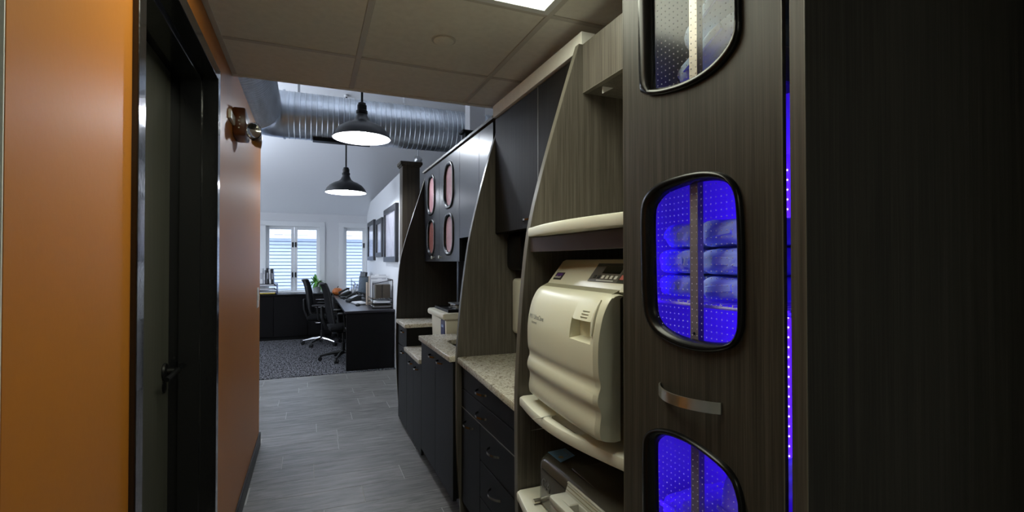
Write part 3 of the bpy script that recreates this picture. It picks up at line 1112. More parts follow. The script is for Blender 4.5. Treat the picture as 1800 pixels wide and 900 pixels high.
# ---- middle uppers
um = thing('wall_cabinet', 'dark wood grain wall cabinet over the drawer counter', 'cabinet', (1.15, 2.19, 1.617))
carcass(um, 1.677, 2.698, 1.622, 2.29, X1 + 0.021, 'wood_cab')
for y0, y1, yk in ((2.112, 2.698, 2.20), (1.677, 2.112, 2.02)):
    d = door_slab(um, y0, y1, 1.617, 2.288, X1, 'wood_cab')
    bow_pull(X1, yk + (0.03 if y0 > 2 else -0.03), 1.66, 0.10, 0.022, 0.009).build('pull', 'pull_metal', d, smooth=True)
MB().box((X1 - 0.001, 2.109, 1.617), (X1 + 0.004, 2.115, 2.288)).build('edge_band', 'band', um)
MB().box((0.985, 1.68, 2.291), (XB, 2.695, 2.36), 0.001).build('top_filler', 'tile', um)

# ---- drawer base under the near granite counter
XC = 0.797
db = thing('base_cabinet', 'charcoal drawer cabinet under the nearest granite counter', 'cabinet', (1.0, 2.19, 0))
carcass(db, 1.677, 2.698, 0.10, 0.877, XC + 0.021)
MB().box((XC + 0.07, 1.677, 0), (XB, 2.698, 0.10)).build('toe_kick', 'black', db)
spec = [('drawer', 1.677, 2.698, 0.742, 0.874, 2.33, 0.800), ('drawer', 1.677, 2.698, 0.636, 0.739, 2.33, 0.685),
        ('door', 2.37, 2.698, 0.105, 0.632, 2.54, 0.575),
        ('drawer', 1.677, 2.367, 0.455, 0.632, 2.155, 0.565), ('drawer', 1.677, 2.367, 0.270, 0.452, 2.14, 0.376), ('drawer', 1.677, 2.367, 0.105, 0.267, 2.14, 0.20)]
for nm, y0, y1, z0, z1, yk, zk in spec:
    d = door_slab(db, y0, y1, z0, z1, XC, 'charcoal', nm)
    bow_pull(XC, yk, zk, 0.13, 0.034, 0.011, 0.0025).build('pull', 'pull_metal', d, smooth=True)
MB().box((XC - 0.0012, 1.69, 0.6325), (XC + 0.002, 2.69, 0.6355)).build('edge_band', 'band', db)

# ---- sink base
sk = thing('base_cabinet', 'charcoal sink cabinet with two tall doors', 'cabinet', (1.0, 3.17, 0))
XS = 0.758
carcass_b = MB()
carcass_b.box((XS + 0.021, 2.732, 0.10), (XB, 3.60, 0.70))
carcass_b.box((XS + 0.021, 2.732, 0.70), (XS + 0.04, 3.60, 0.873))
carcass_b.box((XS + 0.021, 3.58, 0.70), (XB, 3.60, 0.873))
carcass_b.box((XS + 0.021, 2.732, 0.70), (XB, 2.75, 0.873))
carcass_b.build('carcass', 'charcoal', sk)
MB().box((XS + 0.07, 2.732, 0), (XB, 3.60, 0.10)).build('toe_kick', 'black', sk)
for y0, y1, yk in ((3.166, 3.60, 3.24), (2.732, 3.166, 3.02)):
    d = door_slab(sk, y0, y1, 0.085, 0.873, XS, 'charcoal')
    bow_pull(XS, yk, 0.825, 0.12, 0.030, 0.011, 0.0025).build('pull', 'pull_metal', d, smooth=True)
# low and high sections beyond
lo = thing('base_cabinet', 'low charcoal cabinet with two doors beyond the sink', 'cabinet', (1.0, 3.9, 0))
carcass(lo, 3.602, 4.198, 0.10, 0.70, XS + 0.021)
MB().box((XS + 0.07, 3.602, 0), (XB, 4.198, 0.10)).build('toe_kick', 'black', lo)
for y0, y1, yk in ((3.90, 4.198, 3.98), (3.602, 3.90, 3.75)):
    d = door_slab(lo, y0, y1, 0.03, 0.695, XS, 'charcoal')
    bow_pull(XS, yk, 0.64, 0.10, 0.028, 0.011, 0.0025).build('pull', 'pull_metal', d, smooth=True)
hi = thing('base_cabinet', 'raised charcoal cabinet at the far end of the run', 'cabinet', (1.0, 4.4, 0))
carcass(hi, 4.20, 4.618, 0.03, 0.89, XS + 0.021)
for z0, z1, zk in ((0.705, 0.885, 0.84), (0.03, 0.70, 0.66)):
    d = door_slab(hi, 4.20, 4.618, z0, z1, XS, 'charcoal', 'drawer' if z0 > 0.5 else 'door')
    bow_pull(XS, 4.36, zk, 0.10, 0.028, 0.011, 0.0025).build('pull', 'pull_metal', d, smooth=True)


# ---- granite counters
def counter(label, y0, y1, z, x0=0.722, th=0.034, holes=(), x1=None):
    x1 = x0 if x1 is None else x1
    o = thing('countertop', label, 'countertop', (1.0, (y0 + y1) / 2, z))
    MB().prism([(x0, y0), (XB + 0.01, y0), (XB + 0.01, y1), (x1, y1)], 'z', z - th, z, holes, bev=0.006).build('slab', 'granite', o, smooth=30)
    return o


counter('beige granite counter above the bank of drawers', 1.677, 2.698, 0.912, x0=0.718, x1=0.772)
hole = rounded_rect(0.865, 2.84, 1.22, 3.31, 0.05, 5)
counter('beige granite counter with the undermount sink', 2.732, 3.60, 0.912, holes=[hole], x0=0.735)
counter('low beige granite counter beyond the sink', 3.602, 4.198, 0.735, x0=0.735)
counter('raised beige granite counter at the far end panel', 4.175, 4.618, 0.926, x0=0.735)
sn = thing('sink', 'steel undermount sink sunk in the granite', 'sink', (1.04, 3.07, 0.72))
ring0 = rounded_rect(0.858, 2.832, 1.227, 3.318, 0.05, 5)
ring1 = rounded_rect(0.868, 2.842, 1.217, 3.308, 0.05, 5)
ring2 = rounded_rect(0.885, 2.86, 1.20, 3.29, 0.05, 5)
bs = MB()
bs.loft([[(p[0], p[1], 0.876) for p in ring0], [(p[0], p[1], 0.874) for p in ring1], [(p[0], p[1], 0.76) for p in ring1], [(p[0], p[1], 0.745) for p in ring2]])
bs.prism(ring2, 'z', 0.738, 0.745)
bs.build('basin', 'steel', sn, smooth=True)
MB().lathe([(0, 0.002), (0.035, 0.002), (0.04, 0.0), (0, -0.004)], (1.04, 3.07, 0.747), 20).build('drain', 'chrome', sn, smooth=True)

# ---- ultrasonic cleaner on the low counter, black tray and steel cassette on it
uz = thing('ultrasonic_cleaner', 'cream bench tank with navy label on the low counter', 'cleaner', (1.1, 3.9, 0.735))
MB().prism([(0.965, 0.737), (1.30, 0.737), (1.30, 1.02), (0.955, 1.02)], 'y', 3.66, 4.13, bev=0.012).build('tank', 'cream', uz, smooth=40)
MB().box((0.925, 3.625, 1.012), (1.305, 4.16, 1.062), 0.018, 3).build('lid', 'cream', uz, smooth=40)
MB().box((0.9525, 3.685, 0.88), (0.962, 3.80, 1.00), 0.002).build('label_plate', 'navy', uz, label='navy blue printed label')
MB().box((0.951, 3.72, 0.945), (0.9535, 3.775, 0.965)).build('label_print', 'card_white', uz)
MB().box((0.951, 3.66, 1.003), (0.957, 3.86, 1.009)).build('lid_seam', 'cream_dk', uz)
tr = thing('instrument_tray', 'flat black tray lying on the cream tank lid', 'tray', (1.13, 3.88, 1.062))
MB().box((0.975, 3.66, 1.063), (1.295, 4.10, 1.071), 0.002).build('tray_base', 'black', tr)
tm = MB()
for a, b in (((0.975, 3.66), (1.295, 3.67)), ((0.975, 4.09), (1.295, 4.10)), ((0.975, 3.67), (0.985, 4.09)), ((1.285, 3.67), (1.295, 4.09))):
    tm.box((a[0], a[1], 1.070), (b[0], b[1], 1.084), 0.001)
tm.build('tray_rim', 'black', tr)
kc = thing('steel_cassette', 'small steel cassette lying on the black tray', 'cassette', (1.14, 3.85, 1.072))
MB().box((1.06, 3.76, 1.073), (1.26, 3.98, 1.081), 0.002).build('bottom_plate', 'steel', kc)
MB().box((1.075, 3.775, 1.081), (1.245, 3.965, 1.108), 0.003).build('cassette_body', 'tray_grey', kc)
MB().box((1.06, 3.76, 1.108), (1.26, 3.98, 1.117), 0.002).build('top_plate', 'steel', kc)
for z in (1.087, 1.102):
    MB().tube([(1.03, 3.80, z), (1.075, 3.80, z)], 0.004, 8).build('pin', 'chrome', kc, smooth=True)

# ---- dispensers on the backsplash above the drawer counter
bd = thing('soap_dispenser', 'black rounded wall dispenser with a violet light line', 'dispenser', (1.19, 2.60, 1.40))
MB().prism(rounded_rect(1.073, 1.403, 1.30, 1.612, 0.035, 5), 'y', 2.50, 2.698, bev=0.008).build('dispenser_body', 'black', bd, smooth=40)
MB().box((1.105, 2.4975, 1.425), (1.155, 2.5005, 1.433)).build('light_line', 'violet_led', bd, label='thin violet glowing line')
wd = thing('towel_dispenser', 'cream rounded wall dispenser above the granite counter', 'dispenser', (1.2, 2.64, 1.03))
MB().prism(rounded_rect(1.106, 1.03, 1.30, 1.355, 0.025, 5), 'y', 2.585, 2.698, bev=0.012).build('dispenser_body', 'ivory', wd, smooth=40)
MB().box((1.13, 2.583, 1.05), (1.28, 2.587, 1.065), 0.001).build('paper_slot', 'black', wd)

# ================================================================== STERILISER TOWER
YT0, YT1 = 1.002, 1.643
tw = thing('tower_cabinet', 'open wood grain tower housing the two sterilisers', 'cabinet', (1.0, 1.32, 0))
MB().box((1.295, YT0, 0.0), (XB, YT1, 2.29)).build('back_panel', 'wood', tw)
MB().box((0.76, YT0, 0.0), (1.295, YT1, 0.10)).build('toe_kick', 'black', tw)
bx = MB()
bx.box((0.99, YT0, 2.10), (1.295, YT1, 2.118))
bx.box((0.99, YT0, 2.118), (1.295, YT0 + 0.018, 2.285))
bx.box((0.99, YT1 - 0.018, 2.118), (1.295, YT1, 2.285))
bx.box((0.99, YT0, 2.272), (1.295, YT1, 2.29))
bx.build('top_box', 'wood', tw)
MB().box((0.968, YT0 + 0.001, 2.101), (0.988, YT1 - 0.001, 2.289), 0.001).build('flap_door', 'wood', tw)
MB().box((0.9672, YT0 + 0.001, 2.0992), (0.988, YT1 - 0.001, 2.1015)).build('edge_band', 'band', tw)
MB().prism([(1.0, 2.10), (1.045, 2.10), (1.0, 2.075)], 'y', 1.55, 1.556).build('flap_bracket', 'white', tw)
MB().box((0.745, YT0 + 0.002, 1.486), (0.765, YT1 - 0.002, 1.538), 0.001).build('valance', 'plum', tw)


def bow_front(xb, x0, x1, bow, ya, yb, n=20):
    out = []
    for k in range(n + 1):
        t = k / n
        out.append((x0 + (x1 - x0) * t - bow * math.sin(PI * t), ya + (yb - ya) * t))
    return out


def ivory_shelf(label, z, th, x0, x1, bow, holes=()):
    s_ = thing('shelf', label, 'shelf', (1.0, 1.32, z), None)
    f = bow_front(XB, x0, x1, bow, YT1 - 0.004, YT0 + 0.002)
    # round the far front corner
    f[0] = (f[0][0] + 0.012, f[0][1])
    f.insert(1, (f[1][0] + 0.002, YT1 - 0.016))
    poly = f + [(1.29, YT0 + 0.002), (1.29, YT1 - 0.004)]
    MB().prism(poly, 'z', z - th, z, holes, bev=0.007).build('shelf_board', 'ivory', s_, smooth=35)
    return s_


ivory_shelf('bowed ivory shelf above the large steriliser', 1.574, 0.034, 0.735, 0.708, 0.035)
slot = rounded_rect(0.697, 1.21, 0.738, 1.385, 0.018, 5)
ivory_shelf('bowed ivory pull out shelf with hand slot under the large steriliser', 0.968, 0.034, 0.700, 0.716, 0.042, [slot])
ivory_shelf('lowest ivory shelf under the dark steriliser', 0.632, 0.034, 0.690, 0.700, 0.045)
wb = thing('white_box', 'slim white box standing on the upper ivory shelf against the tall cabinet', 'box', (0.8, 1.02, 1.575))
MB().box((0.722, YT0 + 0.003, 1.576), (0.90, YT0 + 0.028, 1.655), 0.002).build('carton', 'ivory', wb)
MB().box((0.7205, YT0 + 0.006, 1.60), (0.722, YT0 + 0.025, 1.63)).build('end_flap', 'white', wb)

# ---- large autoclave
au = thing('autoclave', 'large cream steriliser with a rounded rippled door', 'steriliser', (0.95, 1.31, 0.97))
# slight turn of the machine: far side sits deeper
YA0, YA1 = 1.062, 1.562
TW_ = 0.035


def sk_x(x, y):
    return x + TW_ * (y - YA0) / (YA1 - YA0)


prof = [(0.708, 0.992), (0.672, 1.000), (0.664, 1.020), (0.6645, 1.04), (0.6675, 1.06), (0.666, 1.075), (0.6595, 1.088), (0.6575, 1.102), (0.6605, 1.118), (0.6655, 1.132),
        (0.6655, 1.145), (0.661, 1.16), (0.659, 1.185), (0.6585, 1.215), (0.660, 1.245), (0.6655, 1.28), (0.675, 1.315), (0.690, 1.345), (0.705, 1.362), (0.720, 1.368), (0.735, 1.367)]
pf = smooth_open(prof, 3)
nY = 14
rings = []
for k in range(nY + 1):
    t = k / nY
    y = YA0 + (YA1 - YA0) * t
    e = 0.0
    # rounded side edges
    if k == 0 or k == nY:
        e = 0.010
    elif k == 1 or k == nY - 1:
        e = 0.002
    yy = y if k not in (1, nY - 1) else (YA0 + 0.012 if k == 1 else YA1 - 0.012)
    bulge = 0.012 * math.sin(PI * t)
    ring = []
    for (x, z) in pf:
        w = max(0.0, min(1.0, (0.735 - x) / 0.05))
        ring.append((sk_x(x - bulge * w * 0.5 + e, yy), yy, z - (0.004 if k in (0, nY) and z > 1.36 else 0)))
    ring += [(sk_x(0.735, yy), yy, 1.355 if k in (0, nY) else 1.362), (sk_x(0.735, yy), yy, 0.994)]
    rings.append(ring)


def door_x(y, z):
    t = (y - YA0) / (YA1 - YA0)
    xs_ = None
    for (xa, za), (xb, zb) in zip(pf[1:], pf[2:]):
        if (za - z) * (zb - z) <= 0 and zb != za:
            xs_ = xa + (xb - xa) * (z - za) / (zb - za)
            break
    xs_ = 0.67 if xs_ is None else xs_
    w = max(0.0, min(1.0, (0.735 - xs_) / 0.05))
    return sk_x(xs_ - 0.012 * math.sin(PI * t) * w * 0.5, y)


dm = MB()
dm.loft(rings, closed=True, cap=True)
dobj = dm.build('door', 'cream', au, smooth=35)
# recess for the grip (boolean cut), grip lid and vents
cut = MB()
cut.prism([(0.63, 1.302), (0.700, 1.296), (0.700, 1.246), (0.63, 1.234)], 'y', 1.088, 1.205)
cobj = cut.build('cutter', 'cream', au)
md = dobj.modifiers.new('b', 'BOOLEAN')
md.operation = 'DIFFERENCE'
md.object = cobj
md.solver = 'EXACT'
dg = bpy.context.evaluated_depsgraph_get()
nm_ = bpy.data.meshes.new_from_object(dobj.evaluated_get(dg))
dobj.modifiers.clear()
dobj.data = nm_
for p in nm_.polygons:
    p.use_smooth = True
nm_.set_sharp_from_angle(angle=math.radians(35))
bpy.data.objects.remove(cobj)
gl = MB()
rows_ = []
for k in range(9):
    t = k / 8
    z = 1.343 - 0.047 * t
    lift = 0.0006 + 0.007 * t ** 1.5
    rows_.append([(door_x(1.196 - 0.108 * q / 6, z) - lift * (0.4 if q in (0, 6) else 1), 1.196 - 0.108 * q / 6, z) for q in range(7)])
lip = [(p[0] + 0.010, p[1], p[2] + 0.002) for p in rows_[-1]]
base_ = [(p[0] + 0.014, p[1], p[2]) for p in rows_[0]]
gl.loft(rows_ + [lip, [(p[0] + 0.004, p[1], p[2]) for p in base_]], closed=False)
grip = gl.build('grip', 'cream', dobj, smooth=50)
for k in range(3):
    z = 1.303 + 0.0075 * k
    xx = door_x(1.13, z) - 0.0075 + 0.0016 * k
    MB().box((xx, 1.112, z), (xx + 0.004, 1.146, z + 0.003), 0.0008).build('grip_ridge', 'cream_dk', dobj)
ge = [(door_x(1.084 - 0.006 * q / 5, 1.352 - 0.09 * q / 5) - 0.0015, 1.084 - 0.006 * q / 5 + 0.004, 1.352 - 0.09 * q / 5) for q in range(6)]
MB().tube(ge, [0.003, 0.005, 0.006, 0.006, 0.005, 0.003], 8).build('grip_edge', 'cream', dobj, smooth=True)


def door_text(body, size, y, z):
    t_ = MB().text(body, size, (0, y, z), (0, -1, 0), (0, 0, 1), 0.0)
    for v in t_.bm.verts:
        v.co.x = door_x(v.co.y, v.co.z) - 0.0007
    t_.build('lettering', 'text_grey', dobj)


door_text('M11 UltraClave', 0.0205, 1.532, 1.262)
door_text('Automatic', 0.012, 1.506, 1.247)
# control head: sloped front
hp = [(0.752, 1.362), (0.738, 1.372), (0.742, 1.380), (0.800, 1.452), (0.812, 1.458), (1.24, 1.458), (1.24, 1.362)]
rings = []
for k, y in enumerate((YA0 - 0.004, YA0 + 0.008, YA1 - 0.008, YA1 + 0.004)):
    e = 0.008 if k in (0, 3) else 0
    rings.append([(sk_x(x + (e if x < 1 else 0), y), y, z - (e * 0.6 if z > 1.4 else 0)) for x, z in hp])
hm = MB()
hm.loft(rings, closed=True, cap=True)
head = hm.build('control_head', 'cream', au, smooth=30)
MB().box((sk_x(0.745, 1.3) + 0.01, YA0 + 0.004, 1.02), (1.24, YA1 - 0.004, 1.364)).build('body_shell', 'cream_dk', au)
sm_ = MB()
sm_.loft([[(sk_x(x, y), y, z) for x, z in ((0.712, 1.364), (0.742, 1.364), (0.755, 1.376), (0.742, 1.378))] for y in (YA0 + 0.01, YA1 - 0.004)], closed=True, cap=True)
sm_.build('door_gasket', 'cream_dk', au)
# control panel on the slope: build in (s along -y, t up the slope)
sx, sz = 0.800 - 0.742, 1.452 - 1.380
sl = math.hypot(sx, sz)
ux, uz = sx / sl, sz / sl
nx_, nz_ = -uz, ux


def slope_quad(y0, y1, t0, t1, lift, mname, name, parent, rot=0.0):
    q = MB()
    P_ = []
    for l in (0.0003, lift):
        for y, t in ((y0, t0), (y1, t0), (y1, t1), (y0, t1)):
            P_.append((sk_x(0.742 + ux * t * sl + nx_ * l, y), y, 1.380 + uz * t * sl + nz_ * l))
    bq = bmesh.new()
    v = [bq.verts.new(p) for p in P_]
    for f in ((0, 1, 2, 3), (4, 5, 6, 7), (0, 1, 5, 4), (1, 2, 6, 5), (2, 3, 7, 6), (3, 0, 4, 7)):
        bq.faces.new([v[i] for i in f])
    bmesh.ops.recalc_face_normals(bq, faces=bq.faces[:])
    q._take(bq)
    return q.build(name, mname, parent)


pn = slope_quad(1.275, 1.072, 0.18, 0.90, 0.0018, 'panel_grey', 'control_panel', head)
slope_quad(1.108, 1.073, 0.185, 0.895, 0.0024, 'panel_dark', 'panel_strip', head)
slope_quad(1.275, 1.108, 0.78, 0.895, 0.0022, 'panel_dark', 'panel_strip', head)
slope_quad(1.215, 1.118, 0.50, 0.80, 0.003, 'lcd', 'display', head)
for k in range(6):
    y = 1.252 - 0.024 * k
    slope_quad(y, y - 0.013, 0.30, 0.42, 0.003, 'text_white' if k > 1 else 'panel_dark', 'key', head)
slope_quad(1.225, 1.130, 0.215, 0.245, 0.0026, 'text_white', 'key_caption', head)
slope_quad(1.101, 1.082, 0.29, 0.46, 0.0034, 'red', 'stop_key', head)
slope_quad(1.101, 1.082, 0.58, 0.78, 0.0034, 'green', 'start_key', head)
bdg = slope_quad(1.530, 1.468, 0.14, 0.46, 0.002, 'panel_dark', 'badge', head)
up_s = Vector((ux, 0, uz))
tb = MB().text('midmark', 0.0135, (sk_x(0.742 + ux * 0.20 * sl + nx_ * 0.003, 1.5), 1.526, 1.380 + uz * 0.20 * sl + nz_ * 0.003), (0, -1, 0), up_s, 0.0003)
tb.build('badge_lettering', 'text_white', head)
slope_quad(1.520, 1.500, 0.30, 0.42, 0.0026, 'purple', 'badge_mark', head)
slope_quad(1.496, 1.476, 0.30, 0.42, 0.0026, 'purple', 'badge_mark', head)
for fy in (1.10, 1.52):
    for fx in (0.80, 1.18):
        MB().tube([(fx, fy, 0.969), (fx, fy, 1.022)], 0.018, 12).build('foot', 'black', au)
# cable bits seen between steriliser and tall cabinet
cbl = thing('power_cable', 'black ribbed cable hanging beside the large steriliser', 'cable', (0.77, 1.03, 0.97))
MB().tube([(0.80, 1.028, 1.33), (0.765, 1.026, 1.25), (0.762, 1.028, 1.15), (0.765, 1.026, 1.05), (0.80, 1.03, 0.985)], 0.008, 8).build('cord', 'black', cbl, smooth=True)
for z in (1.29, 1.21, 1.14):
    MB().tube([(0.766, 1.0265, z - 0.012), (0.766, 1.0265, z + 0.012)], 0.013, 10).build('cord_clip', 'steel', cbl, smooth=True)

# ---- dark cassette steriliser on the lowest shelf
st = thing('cassette_steriliser', 'low dark grey steriliser with a glossy rounded top', 'steriliser', (0.95, 1.27, 0.633))
plan = rounded_rect(0.720, 1.01, 1.24, 1.548, 0.055, 8)
pc = (0.98, 1.279)


def inset(poly, d):
    out = []
    for x, y in poly:
        v = Vector((x - pc[0], y - pc[1]))
        hx, hy = 0.26, 0.269
        out.append((pc[0] + v.x * (hx - d) / hx, pc[1] + v.y * (hy - d) / hy))
    return out


lv = [(0.004, 0.637), (0.0, 0.645), (0.0, 0.768), (0.003, 0.780), (0.010, 0.790), (0.022, 0.7965), (0.045, 0.799), (0.10, 0.800)]
bd_ = MB()
bd_.loft([[(p[0], p[1], z) for p in inset(plan, d)] for d, z in lv], closed=True, cap=True)
shell = bd_.build('shell', 'statim', st, smooth=45)
MB().text('G4', 0.050, (0.7193, 1.492, 0.700), (0, -1, 0), (0, 0, 1), 0.0008).build('lettering', 'statim_print', shell)
MB().box((0.7190, 1.06, 0.7605), (0.7202, 1.495, 0.7620)).build('shell_seam', 'black', shell)
hm_ = MB()
hm_.prism([(1.36, 0.8002), (1.30, 0.8002), (1.22, 0.8002), (1.36, 0.806)], 'x', 0.76, 1.2, bev=0.001)
hm_.build('lid_ridge', 'statim', st, smooth=40)
MB().tube([(0.700, 1.515, 0.643), (0.728, 1.515, 0.643)], 0.008, 12).build('foot_screw', 'nickel', st, smooth=True)
bc = thing('blue_card', 'blue printed card lying on top of the dark steriliser', 'card', (0.80, 1.47, 0.801))
MB().prism([(0.752, 1.513), (0.823, 1.551 - 0.03), (0.823, 1.452), (0.753, 1.42)], 'z', 0.8015, 0.8027).build('card_sheet', 'card', bc)
MB().lathe([(0, 0.0012), (0.009, 0.0012), (0.009, 0)], (0.772, 1.455, 0.8026), 16).build('card_seal', 'card_tan', bc)
for k in range(4):
    MB().obox((0.812, 1.462 + 0.013 * k, 0.8031), (0.012, 0.006, 0.0006), (0, 0, 0.4)).build('card_line', 'card_white', bc)
MB().obox((0.79, 1.450, 0.8031), (0.05, 0.003, 0.0006), (0, 0, 0.44)).build('card_line', 'card_white', bc)

# ---- pale cassette sticking out of it
ct = thing('steriliser_cassette', 'pale grey slide in cassette with handle opening in the dark steriliser', 'cassette', (0.68, 1.15, 0.72))
yA, yB = 1.300, 1.015
slotc = rounded_rect(0.672, 1.05, 0.700, 1.255, 0.009, 4)
MB().prism([(0.648, yB), (0.7185, yB), (0.7185, yA), (0.655, yA), (0.648, yA - 0.008)], 'z', 0.748, 0.768, [slotc], bev=0.003).build('top_frame', 'tray_grey', ct, smooth=35)
MB().box((0.651, yB, 0.718), (0.7185, yA - 0.004, 0.744), 0.004).build('bottom_frame', 'tray_grey', ct)
MB().box((0.671, 1.215, 0.740), (0.703, 1.262, 0.7720), 0.003).build('grip_block', 'tray_grey', ct)
MB().prism([(0.704, 0.768), (0.7185, 0.768), (0.7185, 0.793), (0.7135, 0.793)], 'y', yB, yA, bev=0.001).build('back_rail', 'tray_grey', ct, smooth=35)
MB().tube([(0.7145, yA, 0.794), (0.7145, yB, 0.794)], 0.0038, 10).build('rail_bead', 'tray_grey', ct, smooth=True)
for x, z in ((0.7075, 0.7765), (0.7105, 0.7855)):
    MB().box((x - 0.0015, yB + 0.002, z - 0.0010), (x + 0.002, yA - 0.002, z + 0.0010)).build('rail_groove', 'cream_dk', ct)

# ================================================================== TALL CABINET
tc_ = thing('tall_cabinet', 'tall wood grain storage cabinet with three glazed openings and blue light inside', 'cabinet', (1.0, 0.76, 0))
XD = 0.700
YD0, YD1 = 0.5635, 0.997
ZB, ZTOP = 0.04, 2.30
MB().box((0.7085, 0.983, 0.0), (XB, 0.999, ZTOP)).build('side_panel', ['melamine'], tc_)
MB().box((0.7085, 0.9992, 0.0), (XB, 1.0012, ZTOP)).build('side_skin', 'wood', tc_)
MB().box((1.300, 0.551, 0.0), (XB, 0.983, ZTOP)).build('back_panel', 'melamine', tc_)
MB().box((0.74, 0.551, ZTOP - 0.02), (1.30, 0.983, ZTOP)).build('top_panel', 'wood', tc_)
MB().box((0.74, 0.551, 0.0), (1.30, 0.983, 0.10)).build('bottom_panel', 'melamine', tc_)
MB().box((0.79, 0.551, 1.752), (1.29, 0.983, 1.768)).build('fixed_shelf', 'melamine', tc_)
MB().box((0.79, 0.551, 0.742), (1.29, 0.983, 0.758)).build('fixed_shelf', 'melamine', tc_)
# end gable facing the viewer
eg = thing('end_panel', 'broad dark wood grain end panel closing the near end of the cabinets', 'cabinet panel', (1.0, 0.535, 0))
MB().box((0.700, 0.5225, 0.0), (XR + 0.10, 0.5495, 2.395), 0.0008).build('panel', 'wood_dark', eg)
MB().box((0.6985, 0.5232, 0.0), (0.6999, 0.5488, 2.395)).build('edge_band', 'wood', eg)
MB().box((0.6978, 0.5223, 0.0), (0.6992, 0.5240, 2.395)).build('edge_bead', 'band', eg)

W2O = [(0.922, 1.5698), (0.9014, 1.6035), (0.8626, 1.6207), (0.7988, 1.6266), (0.7358, 1.6252), (0.6905, 1.6149), (0.6642, 1.5994), (0.6482, 1.5768), (0.6416, 1.5421), (0.6377, 1.4703), (0.6386, 1.3517), (0.6436, 1.3234), (0.6587, 1.3012), (0.6873, 1.2871), (0.7322, 1.2775), (0.7943, 1.2762), (0.8497, 1.2857), (0.8911, 1.3073), (0.9125, 1.338), (0.9204, 1.3939), (0.9224, 1.4766)]
W2I = [(0.8898, 1.5616), (0.878, 1.5805), (0.8516, 1.5971), (0.799, 1.6052), (0.748, 1.6072), (0.7016, 1.6019), (0.6747, 1.5907), (0.6593, 1.5722), (0.654, 1.5433), (0.6525, 1.4707), (0.6528, 1.3502), (0.656, 1.3257), (0.6688, 1.3106), (0.6872, 1.3029), (0.7321, 1.297), (0.7942, 1.2969), (0.8423, 1.306), (0.8718, 1.322), (0.8854, 1.3555), (0.8902, 1.4759)]
W1O = [(0.925, 2.17), (0.930, 2.05), (0.9268, 1.8557), (0.9136, 1.8352), (0.8922, 1.8206), (0.8515, 1.8087), (0.7896, 1.7995), (0.7392, 1.7989), (0.6982, 1.8058), (0.6695, 1.8193), (0.6512, 1.8357), (0.6431, 1.8574), (0.6427, 1.911), (0.642, 2.08), (0.650, 2.14), (0.68, 2.17), (0.75, 2.20), (0.86, 2.205), (0.905, 2.195)]
W1I = [(0.892, 2.15), (0.8935, 2.05), (0.89, 1.8524), (0.8817, 1.8362), (0.8514, 1.8262), (0.7954, 1.818), (0.7445, 1.8185), (0.708, 1.8265), (0.6787, 1.8396), (0.66, 1.8576), (0.6553, 1.8809), (0.6551, 1.9171), (0.656, 2.07), (0.667, 2.12), (0.69, 2.148), (0.75, 2.172), (0.85, 2.178), (0.88, 2.170)]
W3O = [(0.92, 0.8862), (0.9192, 1.0398), (0.911, 1.0637), (0.8878, 1.0828), (0.8532, 1.0952), (0.8065, 1.1013), (0.7482, 1.0979), (0.6959, 1.0879), (0.6653, 1.0757), (0.6488, 1.0558), (0.6408, 1.0297), (0.6397, 1.0171), (0.639, 0.80), (0.647, 0.76), (0.675, 0.735), (0.73, 0.72), (0.86, 0.715), (0.90, 0.73), (0.918, 0.77)]
W3I = [(0.8843, 0.90), (0.8861, 1.0427), (0.877, 1.0623), (0.8594, 1.0763), (0.8294, 1.0841), (0.7739, 1.0873), (0.7238, 1.0812), (0.687, 1.0706), (0.6654, 1.0555), (0.6551, 1.0298), (0.6532, 1.0108), (0.653, 0.80), (0.66, 0.77), (0.69, 0.75), (0.74, 0.742), (0.85, 0.742), (0.877, 0.755), (0.884, 0.79)]


def mid_poly(O, I, n=96, t=0.35):
    c = (sum(p[0] for p in I) / len(I), sum(p[1] for p in I) / len(I))
    A, B = star_resample(O, c, n), star_resample(I, c, n)
    return [(a[0] + (b[0] - a[0]) * t, a[1] + (b[1] - a[1]) * t) for a, b in zip(A, B)]


wins = [(smooth_closed(o, 4), smooth_closed(i, 4)) for o, i in ((W1O, W1I), (W2O, W2I), (W3O, W3I))]
holes = [mid_poly(o, i) for o, i in wins]
door = MB().prism([(YD0, ZB), (YD1, ZB), (YD1, ZTOP), (YD0, ZTOP)], 'x', XD, XD + 0.008, holes).build('door', 'wood_door', tc_)
for yb in (YD1 - 0.0012, YD0 - 0.0006):
    MB().box((XD - 0.0004, yb, ZB), (XD + 0.0078, yb + 0.0018, ZTOP)).build('edge_band', 'band', door)


def inside(p, poly):
    r = False
    n = len(poly)
    for i in range(n):
        a, b = poly[i], poly[(i + 1) % n]
        if (a[1] > p[1]) != (b[1] > p[1]) and p[0] < (b[0] - a[0]) * (p[1] - a[1]) / (b[1] - a[1]) + a[0]:
            r = not r
    return r


